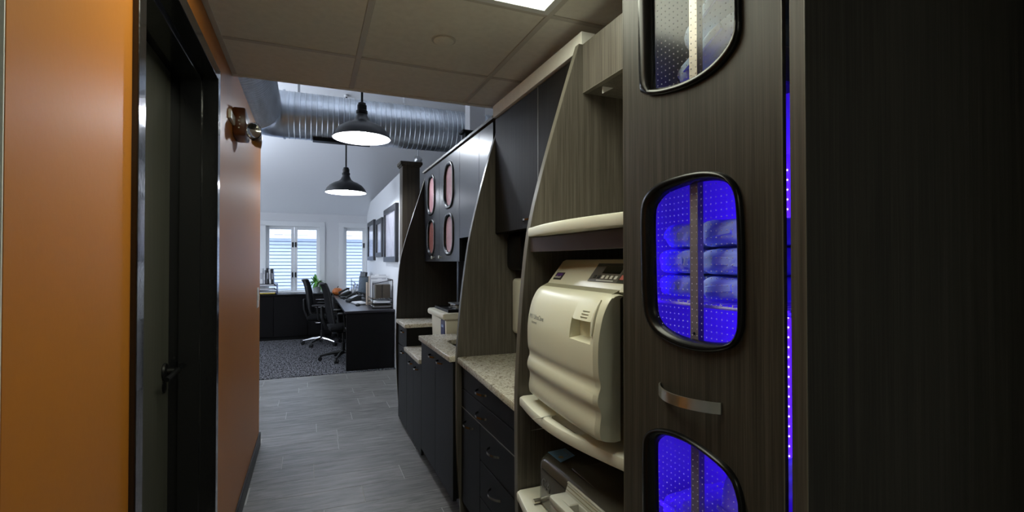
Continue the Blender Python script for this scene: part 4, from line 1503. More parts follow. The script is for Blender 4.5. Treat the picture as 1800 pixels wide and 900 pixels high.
for (o_, i_) in wins:
    g_, I_ = gasket(door, o_, i_, XD, n=96, bulge=0.011, depth=0.012)
    pane_ = MB().prism(I_, 'x', XD + 0.0075, XD + 0.0105).build('pane', 'pane', door)
    # studs on the pane
    dm_ = MB()
    k = 0
    z = min(p[1] for p in I_) + 0.008
    tpl = [(0.0, 0.0), (0.0011, 0.0), (0.0008, 0.0008), (0, 0.0011)]
    while z < max(p[1] for p in I_) - 0.004:
        y = 0.66
        while y < 0.89:
            if inside((y, z), I_):
                # tiny 6-sided dome
                b_ = bmesh.new()
                r0 = 0.0015
                ring = [b_.verts.new((XD + 0.0076, y + r0 * math.cos(a * PI / 3), z + r0 * math.sin(a * PI / 3))) for a in range(6)]
                tip = b_.verts.new((XD + 0.0061, y, z))
                for a in range(6):
                    b_.faces.new((ring[a], ring[(a + 1) % 6], tip))
                me_ = bpy.data.meshes.new('t')
                b_.to_mesh(me_)
                b_.free()
                dm_.bm.from_mesh(me_)
                bpy.data.meshes.remove(me_)
            y += 0.0128
        z += 0.0128
        k += 1
    dm_.build('pane_studs', 'dot', door, kind='stuff')
bow = []
for k in range(25):
    t = k / 24
    bow.append((XD - 0.003 - 0.040 * math.sin(PI * t) ** 0.75, 0.692 + 0.170 * t, 1.181))
MB().band(bow, (0, 0, 1), 0.021, 0.004, (1, 0, 0)).build('pull', 'nickel', door, smooth=30)

# shelf standard, wire shelf
ps = MB()
ps.box((0.722, 0.772, 0.10), (0.731, 0.797, 2.27), 0.0005)
ps.box((0.716, 0.768, 0.10), (0.731, 0.7715, 2.27), 0.0005)
ps.build('shelf_standard', 'pilaster', tc_)
for z in (1.305, 0.90):
    MB().lathe([(0, 0.0), (0.003, 0), (0.003, 0.001), (0, 0.001)], (0.722, 0.785, z), 10, Matrix.Rotation(-PI / 2, 3, 'Y')).build('screw_hole', 'black', tc_)
wsx = thing('wire_shelf', 'chrome wire shelf carrying the blue wrapped packs', 'shelf', (1.0, 0.77, 1.365))
fr_ = MB()
fr_.tube([(0.745, 0.556, 1.360), (0.745, 0.976, 1.360)], 0.0035, 8)
fr_.tube([(1.28, 0.556, 1.360), (1.28, 0.976, 1.360)], 0.0035, 8)
fr_.tube([(0.745, 0.558, 1.360), (1.28, 0.558, 1.360)], 0.0035, 8)
fr_.tube([(0.745, 0.974, 1.360), (1.28, 0.974, 1.360)], 0.0035, 8)
fr_.build('shelf_frame', 'white', wsx, smooth=True)
for k in range(13):
    y = 0.585 + 0.03 * k
    MB().tube([(0.741, y, 1.3665), (1.284, y, 1.3665)], 0.0022, 6).build('wire', 'white', wsx, smooth=True)


# wrapped packs
def pack_mesh(size, seed, mname, parent, name='wrapped_pack'):
    rnd = random.Random(seed)
    b_ = bmesh.new()
    bmesh.ops.create_cube(b_, size=1.0)
    bmesh.ops.subdivide_edges(b_, edges=b_.edges[:], cuts=13, use_grid_fill=True)
    ph = [rnd.uniform(0, 6.28) for _ in range(6)]
    for v in b_.verts:
        x, y, z = v.co
        n4 = (abs(2 * x) ** 6 + abs(2 * y) ** 6 + abs(2 * z) ** 4) ** (1 / 6)
        f = 1 / max(n4, 1e-3) * max(abs(2 * x), abs(2 * y), abs(2 * z))
        x, y, z = x * f, y * f, z * f
        w = 0.03 * math.sin(14 * x + ph[0]) * math.sin(11 * y + ph[1]) + 0.02 * math.sin(23 * y + 9 * z + ph[2])
        v.co = (x * size[0] * (1 + w * 0.6), y * size[1] * (1 + w * 0.8), (z * (1 + 1.6 * w)) * size[2])
    m_ = MB()
    m_._take(b_)
    return m_


rows = ((1.371, 0.050), (1.423, 0.056), (1.482, 0.056))
lab_r = ('bottom', 'middle', 'top')
for i, (z, h) in enumerate(rows):
    for j, (yc, w_) in enumerate(((0.893 - 0.010 * (i == 2), 0.118 - 0.020 * (i == 2)), (0.745, 0.155))):
        side = 'farther' if j == 0 else 'nearer'
        pk = thing('wrapped_pack', 'blue wrapped pack, %s layer of the %s stack on the wire shelf' % (lab_r[i], side), 'wrapped pack', (0.95, yc, z), 'blue wrapped packs in the tall cabinet')
        m_ = pack_mesh((0.30, w_, h), 10 * i + j, 'wrap', pk)
        bmesh.ops.translate(m_.bm, verts=m_.bm.verts[:], vec=Vector((0.905, yc, z + h / 2)))
        m_.build('wrap', 'wrap', pk, smooth=170)
        MB().obox((0.7545, yc + 0.01 * (-1) ** i, z + h * 0.50), (0.004, w_ * 0.45, h * 0.30), (0.10 * (-1) ** (i + j), 0.1, 0.0), 0.0015).build('fold', 'wrap', pk)
for i, (yc, z, rx, w_, h_, lab) in enumerate(((0.775, 1.975, 0.50, 0.21, 0.060, 'tilted blue wrapped pack resting high on the upper shelf'), (0.795, 1.895, 0.42, 0.20, 0.052, 'tilted blue wrapped pack lying lower on the upper shelf'))):
    pk = thing('wrapped_pack', lab, 'wrapped pack', (0.90, yc, z), 'blue wrapped packs in the tall cabinet')
    m_ = pack_mesh((0.26, w_, h_), 50 + i, 'wrap', pk)
    bmesh.ops.transform(m_.bm, matrix=Matrix.Translation((0.885, yc, z)) @ Matrix.Rotation(-rx, 4, 'X'), verts=m_.bm.verts[:])
    m_.build('wrap', 'wrap', pk, smooth=170)
    MB().obox((0.752, yc, z), (0.006, w_ * 0.6, h_ * 0.3), (-rx, 0, 0), 0.001).build('fold', 'wrap', pk)
bxw = thing('supply_box', 'white supply box holding up the tilted packs on the upper shelf', 'box', (0.9, 0.72, 1.768))
MB().box((0.76, 0.62, 1.7685), (1.02, 0.80, 1.835), 0.003).build('box_body', 'paper', bxw)
MB().box((0.7585, 0.63, 1.80), (0.7605, 0.79, 1.803)).build('box_lid_edge', 'paper_grey', bxw)
for i, (yc, z, rx, w_, h_, lab) in enumerate(((0.90, 0.845, 0.22, 0.105, 0.13, 'pale pouch pile leaning at the back of the lower shelf'), (0.715, 0.905, -0.1, 0.15, 0.24, 'tall pale pouch bundle at the front of the lower shelf'))):
    pk = thing('pouch_bundle', lab, 'pouches', (0.90, yc, z), 'pouches on the lower shelf')
    m_ = pack_mesh((0.26, w_, h_), 70 + i, 'pouch', pk)
    bmesh.ops.transform(m_.bm, matrix=Matrix.Translation((0.90, yc, z)) @ Matrix.Rotation(-rx, 4, 'X'), verts=m_.bm.verts[:])
    m_.build('pouch', 'pouch', pk, smooth=60)
    for q in range(3):
        MB().obox((0.766, yc + 0.02 * (q - 1), z + 0.02 * q), (0.004, w_ * 0.5, 0.012), (0.2 * (q - 1) - rx, 0, 0), 0.001).build('pouch_edge', 'pouch', pk)

# LED strip (beads + the strip's own light)
ls = thing('led_strip', 'blue led strip with small bright beads up the back corner of the tall cabinet', 'led strip', (1.235, 0.98, 0.12))
MB().box((1.229, 0.9805, 0.12), (1.241, 0.9825, 1.74)).build('strip_tape', 'white', ls)
bead = None
z = 0.14
while z < 1.73:
    if bead is None:
        bead = MB().box((1.2335, 0.9785, z - 0.0015), (1.2365, 0.9805, z + 0.0015)).build('led_bead', 'led', ls)
        z00 = z
    else:
        o = bead.copy()
        C.objects.link(o)
        o.location.z += z - z00
    z += 0.0275


def strip_light(name, loc, size, rot, power, parent):
    l = bpy.data.lights.new(name, 'AREA')
    l.shape = 'RECTANGLE'
    l.size, l.size_y = size
    l.energy = power * LED
    l.color = (0.045, 0.006, 1.0)
    o = bpy.data.objects.new(name, l)
    o.location = Vector(loc) - BASE[parent.name]
    o.rotation_euler = rot
    o.parent = parent
    C.objects.link(o)


# the strip's own light, thrown forward along the side panel
strip_light('strip_light', (1.285, 0.895, 1.06), (0.02, 0.58), (PI / 2, 0, math.radians(72)), 5.0, ls)
strip_light('strip_light', (1.285, 0.895, 1.55), (0.02, 0.34), (PI / 2, 0, math.radians(72)), 3.0, ls)
strip_light('strip_light', (1.285, 0.895, 0.45), (0.02, 0.50), (PI / 2, 0, math.radians(72)), 3.0, ls)

# unseen tape and lights behind the door, added to blue the pack fronts
l2 = MB().box((XD + 0.0085, 0.955, 0.15), (XD + 0.0100, 0.965, 2.25)).build('fill_tape', 'white', door)
for z_, w_ in ((1.45, 0.36), (0.95, 0.30)):
    for y_, a_ in ((0.960, -125), (0.605, -55)):
        strip_light('strip_light', (XD + 0.012, y_, z_), (0.006, w_), (PI / 2, 0, math.radians(a_)), 0.62, ls)

# ================================================================== CORRIDOR WALL FITTINGS
em = thing('emergency_light', 'orange brown emergency light with chrome lamp heads on the corridor wall', 'emergency light', (XL, 2.95, 2.1))
MB().prism([(2.86, 2.10), (3.02, 2.095), (3.03, 2.11), (3.03, 2.235), (2.85, 2.245), (2.85, 2.115)], 'x', XL, XL + 0.06, bev=0.010).build('housing', 'brown', em, smooth=40)
MB().box((XL, 2.70, 2.145), (XL + 0.014, 2.848, 2.19), 0.003).build('conduit_box', 'ivory', em)
for (x, y, z, rz, m_) in ((XL + 0.085, 2.93, 2.145, -1.0, 'chrome'), (XL + 0.085, 3.13, 2.20, -0.3, 'steel'), (XL + 0.095, 3.16, 2.145, 0.2, 'steel')):
    h_ = MB()
    mt = Matrix.Rotation(rz, 3, 'Z') @ Matrix.Rotation(PI / 2, 3, 'Y')
    h_.lathe([(0, -0.04), (0.018, -0.037), (0.034, -0.02), (0.040, 0.0), (0.042, 0.010), (0.037, 0.012), (0.022, 0.005), (0, 0.003)], (x, y, z), 28, mt)
    hd_ = h_.build('lamp_head', m_, em, smooth=40)
    MB().tube([(XL + 0.03, min(y, 3.0), z + 0.01), (x - 0.015, y, z)], 0.010, 10).build('knuckle', 'black', hd_)
for k in range(4):
    MB().box((XL + 0.026 + 0.004 * (k % 2), 2.8480, 2.135 + 0.018 * k), (XL + 0.033 + 0.004 * (k % 2), 2.8500, 2.141 + 0.018 * k)).build('indicator', 'text_white', em)
sw = thing('light_switch', 'white switch plate near the far end of the orange wall', 'light switch', (XL, 4.2, 1.17))
MB().box((XL, 4.145, 1.105), (XL + 0.007, 4.235, 1.255), 0.002).build('plate', 'white', sw)
MB().box((XL + 0.007, 4.178, 1.16), (XL + 0.013, 4.202, 1.20), 0.002).build('rocker', 'white', sw)

# ================================================================== OFFICE
# ---- pictures
for i, (y0, y1, z0, z1, lab) in enumerate(((9.02, 10.0, 1.48, 2.21, 'black framed picture nearest the window corner'), (7.95, 8.72, 1.53, 2.16, 'middle black framed picture on the partition'), (6.58, 7.72, 1.45, 2.235, 'large black framed picture beside the wooden post'))):
    pf_ = thing('picture_frame', lab, 'picture', (1.07, (y0 + y1) / 2, z0), 'framed pictures on the partition')
    fm = MB()
    w_ = 0.075
    xa, xb = 1.035, 1.079
    fm.box((xa, y0, z0), (xb, y1, z0 + w_), 0.003)
    fm.box((xa, y0, z1 - w_), (xb, y1, z1), 0.003)
    fm.box((xa, y0, z0 + w_), (xb, y0 + w_, z1 - w_), 0.003)
    fm.box((xa, y1 - w_, z0 + w_), (xb, y1, z1 - w_), 0.003)
    fm.build('frame', 'frame_blk', pf_)
    MB().box((1.062, y0 + w_ - 0.005, z0 + w_ - 0.005), (1.070, y1 - w_ + 0.005, z1 - w_ + 0.005)).build('print', 'art_print', pf_)
    MB().box((1.052, y0 + w_ - 0.005, z0 + w_ - 0.005), (1.054, y1 - w_ + 0.005, z1 - w_ + 0.005)).build('glazing', 'pane', pf_)

# ---- credenza along the window wall
cr = thing('credenza', 'long espresso credenza under the windows', 'credenza', (-0.4, 10.2, 0))
MB().box((-2.4, 10.0, 0.82), (0.40, 10.446, 0.852), 0.003).build('top', 'desk', cr)
MB().box((-2.38, 10.03, 0.06), (0.39, 10.44, 0.82)).build('carcass', 'desk', cr)
MB().box((-2.36, 10.06, 0.0), (0.38, 10.40, 0.06)).build('plinth', 'black', cr)
for x0, x1 in ((-2.37, -1.50), (-1.495, -0.62), (-0.615, -0.04)):
    MB().box((x0 + 0.003, 10.012, 0.075), (x1 - 0.003, 10.03, 0.81), 0.001).build('door', 'desk', cr)
for z0, z1, zp in ((0.66, 0.81, 0.765), (0.52, 0.655, 0.70), (0.075, 0.515, 0.46)):
    d = MB().box((-0.035, 10.012, z0), (0.385, 10.03, z1), 0.001).build('drawer', 'desk', cr)
    zz = (z0 + z1) / 2 + 0.01
    MB().tube([(0.10, 10.012, zz), (0.10, 9.985, zz), (0.26, 9.985, zz), (0.26, 10.012, zz)], 0.006, 8).build('pull', 'chrome', d)

# ---- desk
dk = thing('desk', 'long espresso desk along the partition wall', 'desk', (0.75, 8.6, 0))
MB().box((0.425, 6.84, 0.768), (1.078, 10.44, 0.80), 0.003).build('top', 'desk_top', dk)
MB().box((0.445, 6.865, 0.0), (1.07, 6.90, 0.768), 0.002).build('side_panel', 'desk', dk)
for y0, y1 in ((6.91, 7.35), (9.66, 9.98)):
    pd = MB().box((0.50, y0, 0.03), (1.07, y1, 0.765)).build('pedestal', 'desk', dk)
    for z0, z1 in ((0.60, 0.755), (0.44, 0.595), (0.05, 0.435)):
        MB().box((0.482, y0 + 0.004, z0), (0.50, y1 - 0.004, z1), 0.001).build('drawer_front', 'desk', pd)
        zz = (z0 + z1) / 2 + 0.02
        MB().tube([(0.482, y0 + 0.14, zz), (0.455, y0 + 0.14, zz), (0.455, y1 - 0.14, zz), (0.482, y1 - 0.14, zz)], 0.006, 8).build('drawer_pull', 'chrome', pd)
MB().box((1.05, 7.35, 0.25), (1.07, 9.55, 0.765)).build('modesty_panel', 'desk', dk)


# ---- task chairs (face +X)
def make_chair(label):
    t = thing('office_chair', label, 'chair', (0, 0, 0), 'black mesh task chairs at the desk')
    se = MB()
    se.obox((0.03, 0, 0.485), (0.50, 0.50, 0.075), (0, -0.03, 0), 0.035, 3)
    se.build('seat', 'black_fabric', t, smooth=50)
    # back: curved panel
    rings = []
    path = [(-0.19, 0.56), (-0.215, 0.66), (-0.23, 0.78), (-0.25, 0.92), (-0.275, 1.04), (-0.31, 1.13)]
    path = smooth_open(path, 3)
    bk = MB()
    bm_ = bmesh.new()
    R = []
    for i, (x, z) in enumerate(path):
        tt = i / (len(path) - 1)
        hw = 0.23 - 0.05 * tt ** 2
        row = []
        for k in range(9):
            s_ = -1 + 2 * k / 8
            row.append((x + 0.05 * s_ * s_, hw * s_, z))
        R.append(row)
    rings = []
    for row in R:
        rings.append([Vector(p) for p in row] + [Vector(p) + Vector((-0.022, 0, 0)) for p in reversed(row)])
    bm_.free()
    bk.loft(rings, closed=True, cap=True)
    bk.build('backrest', 'black_fabric', t, smooth=50)
    fr2 = MB()
    left = [Vector(r[0]) + Vector((-0.01, 0, 0)) for r in R]
    right = [Vector(r[-1]) + Vector((-0.01, 0, 0)) for r in R]
    top = [Vector(p) + Vector((-0.015, 0, 0.0)) for p in R[-1]]
    fr2.tube(left, 0.016, 8)
    fr2.tube(right, 0.016, 8)
    fr2.tube(top, [0.016] * len(top), 8)
    fr2.tube([(-0.30, 0, 0.80), (-0.29, 0, 0.62), (-0.24, 0, 0.48), (-0.06, 0, 0.43)], [0.022, 0.026, 0.028, 0.03], 10)
    fr2.build('back_frame', 'black', t, smooth=True)
    for s_ in (-1, 1):
        ar = MB()
        ar.tube([(-0.02, 0.20 * s_, 0.45), (-0.02, 0.29 * s_, 0.47), (-0.03, 0.305 * s_, 0.58), (-0.04, 0.305 * s_, 0.69)], 0.016, 8)
        a_ = ar.build('arm', 'black', t, smooth=True)
        MB().obox((0.0, 0.305 * s_, 0.705), (0.25, 0.075, 0.03), (0, 0, 0), 0.012, 2).build('arm_pad', 'black', a_, smooth=50)
    ms_ = MB()
    ms_.box((-0.12, -0.10, 0.405), (0.14, 0.10, 0.45), 0.012)
    ms_.build('mechanism', 'black', t)
    MB().tube([(0, 0, 0.09), (0, 0, 0.25), (0, 0, 0.2501), (0, 0, 0.42)], [0.032, 0.032, 0.016, 0.016], 14).build('gas_lift', 'black', t, smooth=30)
    for k in range(5):
        a = 2 * PI * k / 5 + 0.5
        c, s_ = math.cos(a), math.sin(a)
        lg = MB().tube([(0.02 * c, 0.02 * s_, 0.115), (0.16 * c, 0.16 * s_, 0.105), (0.32 * c, 0.32 * s_, 0.075)], [0.028, 0.023, 0.016], 8).build('base_leg', 'chrome' if 'farther' in label else 'black', t, smooth=True)
        cs_ = MB()
        for o_ in (-0.016, 0.016):
            cx, cy = 0.32 * c, 0.32 * s_
            cs_.tube([(cx - s_ * (o_ - 0.009), cy + c * (o_ - 0.009), 0.030), (cx - s_ * (o_ + 0.009), cy + c * (o_ + 0.009), 0.030)], 0.030, 14)
        cs_.tube([(0.32 * c, 0.32 * s_, 0.03), (0.32 * c, 0.32 * s_, 0.075)], 0.009, 8)
        cs_.build('caster', 'black', lg, smooth=40)
    return t


c1 = make_chair('nearer black task chair with black star base')
c1.location = (0.46, 7.72, 0.006)
c1.rotation_euler.z = 0.10
c2 = make_chair('farther black task chair with chrome star base by the credenza')
c2.location = (0.20, 9.24, 0.006)
c2.rotation_euler.z = -0.15

# ---- things on the credenza
ZC = 0.853
rk = thing('letter_tray', 'dark stacked letter tray on the credenza by the wall end', 'letter tray', (-0.78, 10.25, ZC))
for k in range(3):
    z = ZC + 0.004 + 0.072 * k
    MB().box((-1.02, 10.08, z), (-0.565, 10.38, z + 0.006), 0.002).build('tray_shelf', 'black', rk)
for x in (-1.02, -0.575):
    MB().box((x, 10.08, ZC), (x + 0.01, 10.38, ZC + 0.19), 0.002).build('tray_side', 'navy', rk)
MB().box((-1.02, 10.08, ZC + 0.185), (-0.565, 10.38, ZC + 0.192), 0.002).build('tray_shelf', 'black', rk)
yf = thing('folder_stack', 'yellow folders in the bottom letter tray', 'folders', (-0.8, 10.2, ZC + 0.01))
for k in range(3):
    MB().box((-1.0 + 0.005 * k, 10.07, ZC + 0.0105 + 0.012 * k), (-0.60 + 0.006 * k, 10.36, ZC + 0.0215 + 0.012 * k), 0.001).build('folder', 'yellow' if k < 2 else 'paper', yf)
for lev, lab in ((1, 'white paper stack in the middle letter tray'), (2, 'white paper stack in the top letter tray')):
    ppr = thing('paper_stack', lab, 'paper', (-0.8, 10.2, ZC + 0.01 + 0.072 * lev))
    for k in range(2):
        MB().box((-1.0, 10.07 + 0.004 * k, ZC + 0.0105 + 0.072 * lev + 0.014 * k), (-0.60 - 0.01 * k, 10.36, ZC + 0.0235 + 0.072 * lev + 0.014 * k), 0.001).build('ream', 'paper' if k else 'paper_grey', ppr)
cols = [('paper', 0.24, 0.05, 'white binder'), ('paper', 0.26, 0.05, 'white binder'), ('paper_grey', 0.24, 0.04, 'grey binder'), ('paper', 0.29, 0.05, 'white binder'), ('paper_grey', 0.25, 0.035, 'grey binder'), ('frame_blk', 0.29, 0.035, 'black binder'), ('paper', 0.27, 0.03, 'white binder'), ('frame_blk', 0.28, 0.035, 'black binder')]
ordn = ['first', 'second', 'third', 'fourth', 'fifth', 'sixth', 'seventh', 'last']
x = -1.01
for i, (mm, h, w_, lab) in enumerate(cols):
    o = thing('binder', '%s, %s from the orange wall, upright on the letter tray' % (lab, ordn[i]), 'binder', (x, 10.2, ZC + 0.193), 'binders upright on the letter tray')
    tl_ = 0.06 if i > 4 else 0.0
    MB().obox((x + w_ / 2 + 0.0, 10.22, ZC + 0.196 + h / 2), (w_, 0.26, h), (0, -tl_ * 0.8, 0), 0.004).build('cover', mm, o)
    MB().obox((x + w_ / 2 + 0.0, 10.092, ZC + 0.196 + h / 2), (w_ * 0.5, 0.012, h * 0.4), (0, -tl_ * 0.8, 0), 0.001).build('spine_label', 'paper_grey' if mm != 'paper_grey' else 'paper', o)
    x += w_ + (0.006 if i != 4 else 0.02)
# plant
pt = thing('potted_plant', 'small leafy green plant in a pale pot on the credenza', 'plant', (0.12, 10.2, ZC))
MB().lathe([(0, 0.0), (0.055, 0.0), (0.078, 0.11), (0.084, 0.115), (0.084, 0.125), (0.072, 0.125), (0.068, 0.10), (0, 0.10)], (0.12, 10.2, ZC), 24).build('pot', 'pot', pt, smooth=True)
MB().lathe([(0, 0.105), (0.068, 0.103)], (0.12, 10.2, ZC), 20).build('soil', 'soil', pt)
rnd = random.Random(3)
leaf = None
for k in range(34):
    a = rnd.uniform(0, 2 * PI)
    tilt = rnd.uniform(0.1, 1.25)
    L = rnd.uniform(0.10, 0.19)
    b_ = bmesh.new()
    N_ = 6
    L_, R_, Mi = [], [], []
    for i in range(N_ + 1):
        t = i / N_
        wv = 0.022 * math.sin(PI * min(1, t * 0.95 + 0.03)) + 0.001
        bendz = -0.6 * tilt * t * t * L
        Mi.append(b_.verts.new((t * L, 0, bendz)))
        L_.append(b_.verts.new((t * L, wv, bendz + 0.25 * wv)))
        R_.append(b_.verts.new((t * L, -wv, bendz + 0.25 * wv)))
    for i in range(N_):
        b_.faces.new((Mi[i], Mi[i + 1], L_[i + 1], L_[i]))
        b_.faces.new((R_[i], R_[i + 1], Mi[i + 1], Mi[i]))
    m_ = MB()
    st_h = rnd.uniform(0.04, 0.13)
    m_._take(b_, Matrix.Translation((0.12 + 0.03 * math.cos(a), 10.2 + 0.03 * math.sin(a), ZC + 0.11 + st_h)) @ Matrix.Rotation(a, 4, 'Z') @ Matrix.Rotation(-1.1 + tilt, 4, 'Y'))
    lf_ = m_.build('leaf', 'leaf', pt, smooth=60)
    MB().tube([(0.12, 10.2, ZC + 0.10), (0.12 + 0.03 * math.cos(a), 10.2 + 0.03 * math.sin(a), ZC + 0.11 + st_h)], 0.003, 5).build('leaf_stalk', 'leaf', lf_)
cupo = thing('pencil_cup', 'small grey cup beside the plant', 'cup', (0.24, 10.22, ZC))
MB().lathe([(0, 0), (0.04, 0), (0.043, 0.11), (0.040, 0.11), (0.037, 0.006), (0, 0.006)], (0.25, 10.22, ZC), 24).build('cup_body', 'steel', cupo, smooth=True)
MB().tube([(0.25, 10.22, ZC + 0.01), (0.265, 10.23, ZC + 0.15)], 0.004, 6).build('pen', 'black', cupo)

# pumpkin on the desk corner
ZD = 0.80
pk = thing('pumpkin', 'small orange pumpkin on the far corner of the desk', 'pumpkin', (0.50, 10.22, ZD))
b_ = bmesh.new()
n, mrow = 40, 12
R = []
for i in range(mrow + 1):
    ph = PI * i / mrow
    row = []
    for k in range(n):
        th = 2 * PI * k / n
        rib = 1 - 0.09 * abs(math.sin(th * 5)) ** 0.6 if False else 1 - 0.08 * (0.5 + 0.5 * math.cos(th * 10)) ** 2
        r = 0.105 * math.sin(ph) ** 0.8 * rib if 0 < i < mrow else 0.012
        z = 0.075 + 0.075 * math.cos(ph) - (0.014 if i == 0 else 0) + (0.006 if i == mrow else 0)
        row.append(b_.verts.new((0.50 + r * math.cos(th), 10.22 + r * math.sin(th), ZD + z - 0.003)))
    R.append(row)
for A, B in zip(R, R[1:]):
    for k in range(n):
        b_.faces.new((A[k], B[k], B[(k + 1) % n], A[(k + 1) % n]))
b_.faces.new(R[0][::-1])
b_.faces.new(R[-1])
bmesh.ops.recalc_face_normals(b_, faces=b_.faces[:])
m_ = MB()
m_._take(b_)
m_.build('flesh', 'pumpkin', pk, smooth=60)
MB().tube([(0.50, 10.22, ZD + 0.13), (0.502, 10.22, ZD + 0.155), (0.515, 10.225, ZD + 0.175)], [0.014, 0.010, 0.011], 8).build('stem', 'stem', pk, smooth=True)

# wire rack with papers in front of the window
wr = thing('wire_file_rack', 'black wire rack in front of the single window', 'rack', (0.86, 10.2, ZD))
wm = MB()
for k in range(4):
    x = 0.76 + 0.06 * k
    wm.tube([(x, 10.12, ZD + 0.005), (x, 10.12, ZD + 0.28 - 0.05 * k), (x, 10.30, ZD + 0.32 - 0.05 * k), (x, 10.30, ZD + 0.005)], 0.004, 6)
wm.tube([(0.74, 10.12, ZD + 0.005), (0.96, 10.12, ZD + 0.005)], 0.004, 6)
wm.tube([(0.74, 10.30, ZD + 0.005), (0.96, 10.30, ZD + 0.005)], 0.004, 6)
wm.tube([(0.76, 10.12, ZD + 0.20), (0.94, 10.12, ZD + 0.10)], 0.004, 6)
wm.tube([(0.76, 10.12, ZD + 0.28), (0.94, 10.12, ZD + 0.13)], 0.004, 6)
wm.build('wire_frame', 'black', wr, smooth=True)
pl_ = thing('paper_sheaf', 'pale papers held in the black wire rack', 'paper', (0.86, 10.2, ZD))
for k in range(3):
    MB().obox((0.79 + 0.06 * k, 10.21, ZD + 0.105), (0.012, 0.16, 0.20 - 0.02 * k), (0, 0.08, 0), 0.001).build('sheet', 'paper', pl_)


# phones
def phone(x, y, rz, label):
    t = thing('desk_phone', label, 'phone', (x, y, ZD), None)
    b0 = MB()
    b0.prism([(-0.10, 0.0), (0.10, 0.0), (0.10, 0.10), (0.09, 0.11), (-0.10, 0.03)], 'y', -0.10, 0.10, bev=0.006)
    fwd = Matrix.Translation((x, y, ZD + 0.001)) @ Matrix.Rotation(rz, 4, 'Z')
    bmesh.ops.transform(b0.bm, matrix=fwd, verts=b0.bm.verts[:])
    b0.build('phone_base', 'black', t, smooth=40)
    h0 = MB()
    h0.tube([(-0.09, 0.07, 0.055), (-0.08, 0.07, 0.075), (0.07, 0.07, 0.145), (0.095, 0.07, 0.135)], [0.024, 0.018, 0.018, 0.026], 10)
    bmesh.ops.transform(h0.bm, matrix=fwd, verts=h0.bm.verts[:])
    h0.build('handset', 'black', t, smooth=True)
    k0 = MB()
    k0.obox((-0.01, -0.03, 0.082), (0.12, 0.10, 0.006), (0, -math.atan2(0.08, 0.19), 0), 0.002)
    bmesh.ops.transform(k0.bm, matrix=fwd, verts=k0.bm.verts[:])
    k0.build('keypad', 'paper_grey', t)


phone(0.66, 8.45, 0.25, 'nearer black desk phone with grey keypad')
phone(0.60, 9.75, 0.1, 'farther black desk phone below the wire rack')
ad = thing('headset', 'black flat device lying at the near phone', 'device', (0.60, 9.3, ZD))
MB().obox((0.56, 9.22, ZD + 0.019), (0.10, 0.14, 0.036), (0, 0, 0.3), 0.014, 3).build('device_body', 'black', ad, smooth=50)
MB().tube([(0.56, 9.16, ZD + 0.006), (0.53, 8.95, ZD + 0.006), (0.545, 8.90, ZD + 0.006)], 0.006, 6).build('cord', 'black', ad, smooth=True)


def monitor(x, y, rz, label, hh=0.30, ww=0.40):
    t = thing('monitor', label, 'monitor', (x, y, ZD), None)
    f_ = Matrix.Translation((x, y, ZD + 0.001)) @ Matrix.Rotation(rz, 4, 'Z')

    def put(mb, nm, mt_):
        bmesh.ops.transform(mb.bm, matrix=f_, verts=mb.bm.verts[:])
        return mb.build(nm, mt_, t, smooth=40)
    put(MB().obox((0, 0, 0.10 + hh / 2), (0.035, ww, hh), (0, 0.10, 0), 0.006), 'housing', 'black')
    put(MB().obox((-0.019, 0, 0.10 + hh / 2), (0.003, ww - 0.03, hh - 0.04), (0, 0.10, 0)), 'screen', 'screen')
    put(MB().tube([(0.03, 0, 0.0), (0.03, 0, 0.2)], 0.025, 12), 'stand', 'black')
    put(MB().lathe([(0, 0), (0.12, 0), (0.12, 0.012), (0.03, 0.02), (0, 0.02)], (0.03, 0, 0), 28), 'foot', 'black')


monitor(0.88, 8.95, 0.35, 'dark monitor turned toward the chairs on the desk')
monitor(0.93, 9.72, 0.15, 'second monitor behind the first at the partition', 0.36)
kb = thing('keyboard', 'pale keyboard lying on the desk', 'keyboard', (0.70, 7.95, ZD))
MB().obox((0.70, 7.95, ZD + 0.016), (0.16, 0.42, 0.018), (0, -0.05, 0.1), 0.004).build('keyboard_base', 'paper_grey', kb)
for r_ in range(4):
    for k in range(11):
        MB().obox((0.70 - 0.055 + 0.037 * r_ - 0.0035 * (k - 5), 7.95 + 0.036 * (k - 5) + 0.003 * r_, ZD + 0.0275 + 0.0018 * (r_ - 1)), (0.030, 0.030, 0.006), (0, -0.05, 0.1)).build('key', 'paper', kb)
ms = thing('mouse', 'black mouse beside the keyboard', 'mouse', (0.66, 7.66, ZD))
MB().lathe([(0, 0), (0.034, 0), (0.036, 0.010), (0.028, 0.026), (0.012, 0.034), (0, 0.035)], (0, 0, 0), 20).build('mouse_shell', 'black', ms, smooth=True)
ms.location = (0.66, 7.66, ZD)
for ch in C.objects:
    if ch.parent is ms:
        for v in ch.data.vertices:
            v.co = Vector((v.co.x * 1.0 + ms.location.x - 0.0, v.co.y * 1.5 + ms.location.y, v.co.z + ms.location.z)) if v.co.z < -0.5 else v.co
        ch.location = (0, 0, 0)
for ch in C.objects:
    if ch.parent is ms:
        mn = min(v.co.z for v in ch.data.vertices)
        cx = sum(v.co.x for v in ch.data.vertices) / len(ch.data.vertices)
        cy = sum(v.co.y for v in ch.data.vertices) / len(ch.data.vertices)
        for v in ch.data.vertices:
            v.co = Vector((v.co.x - cx, (v.co.y - cy) * 1.5, v.co.z - mn + 0.001))

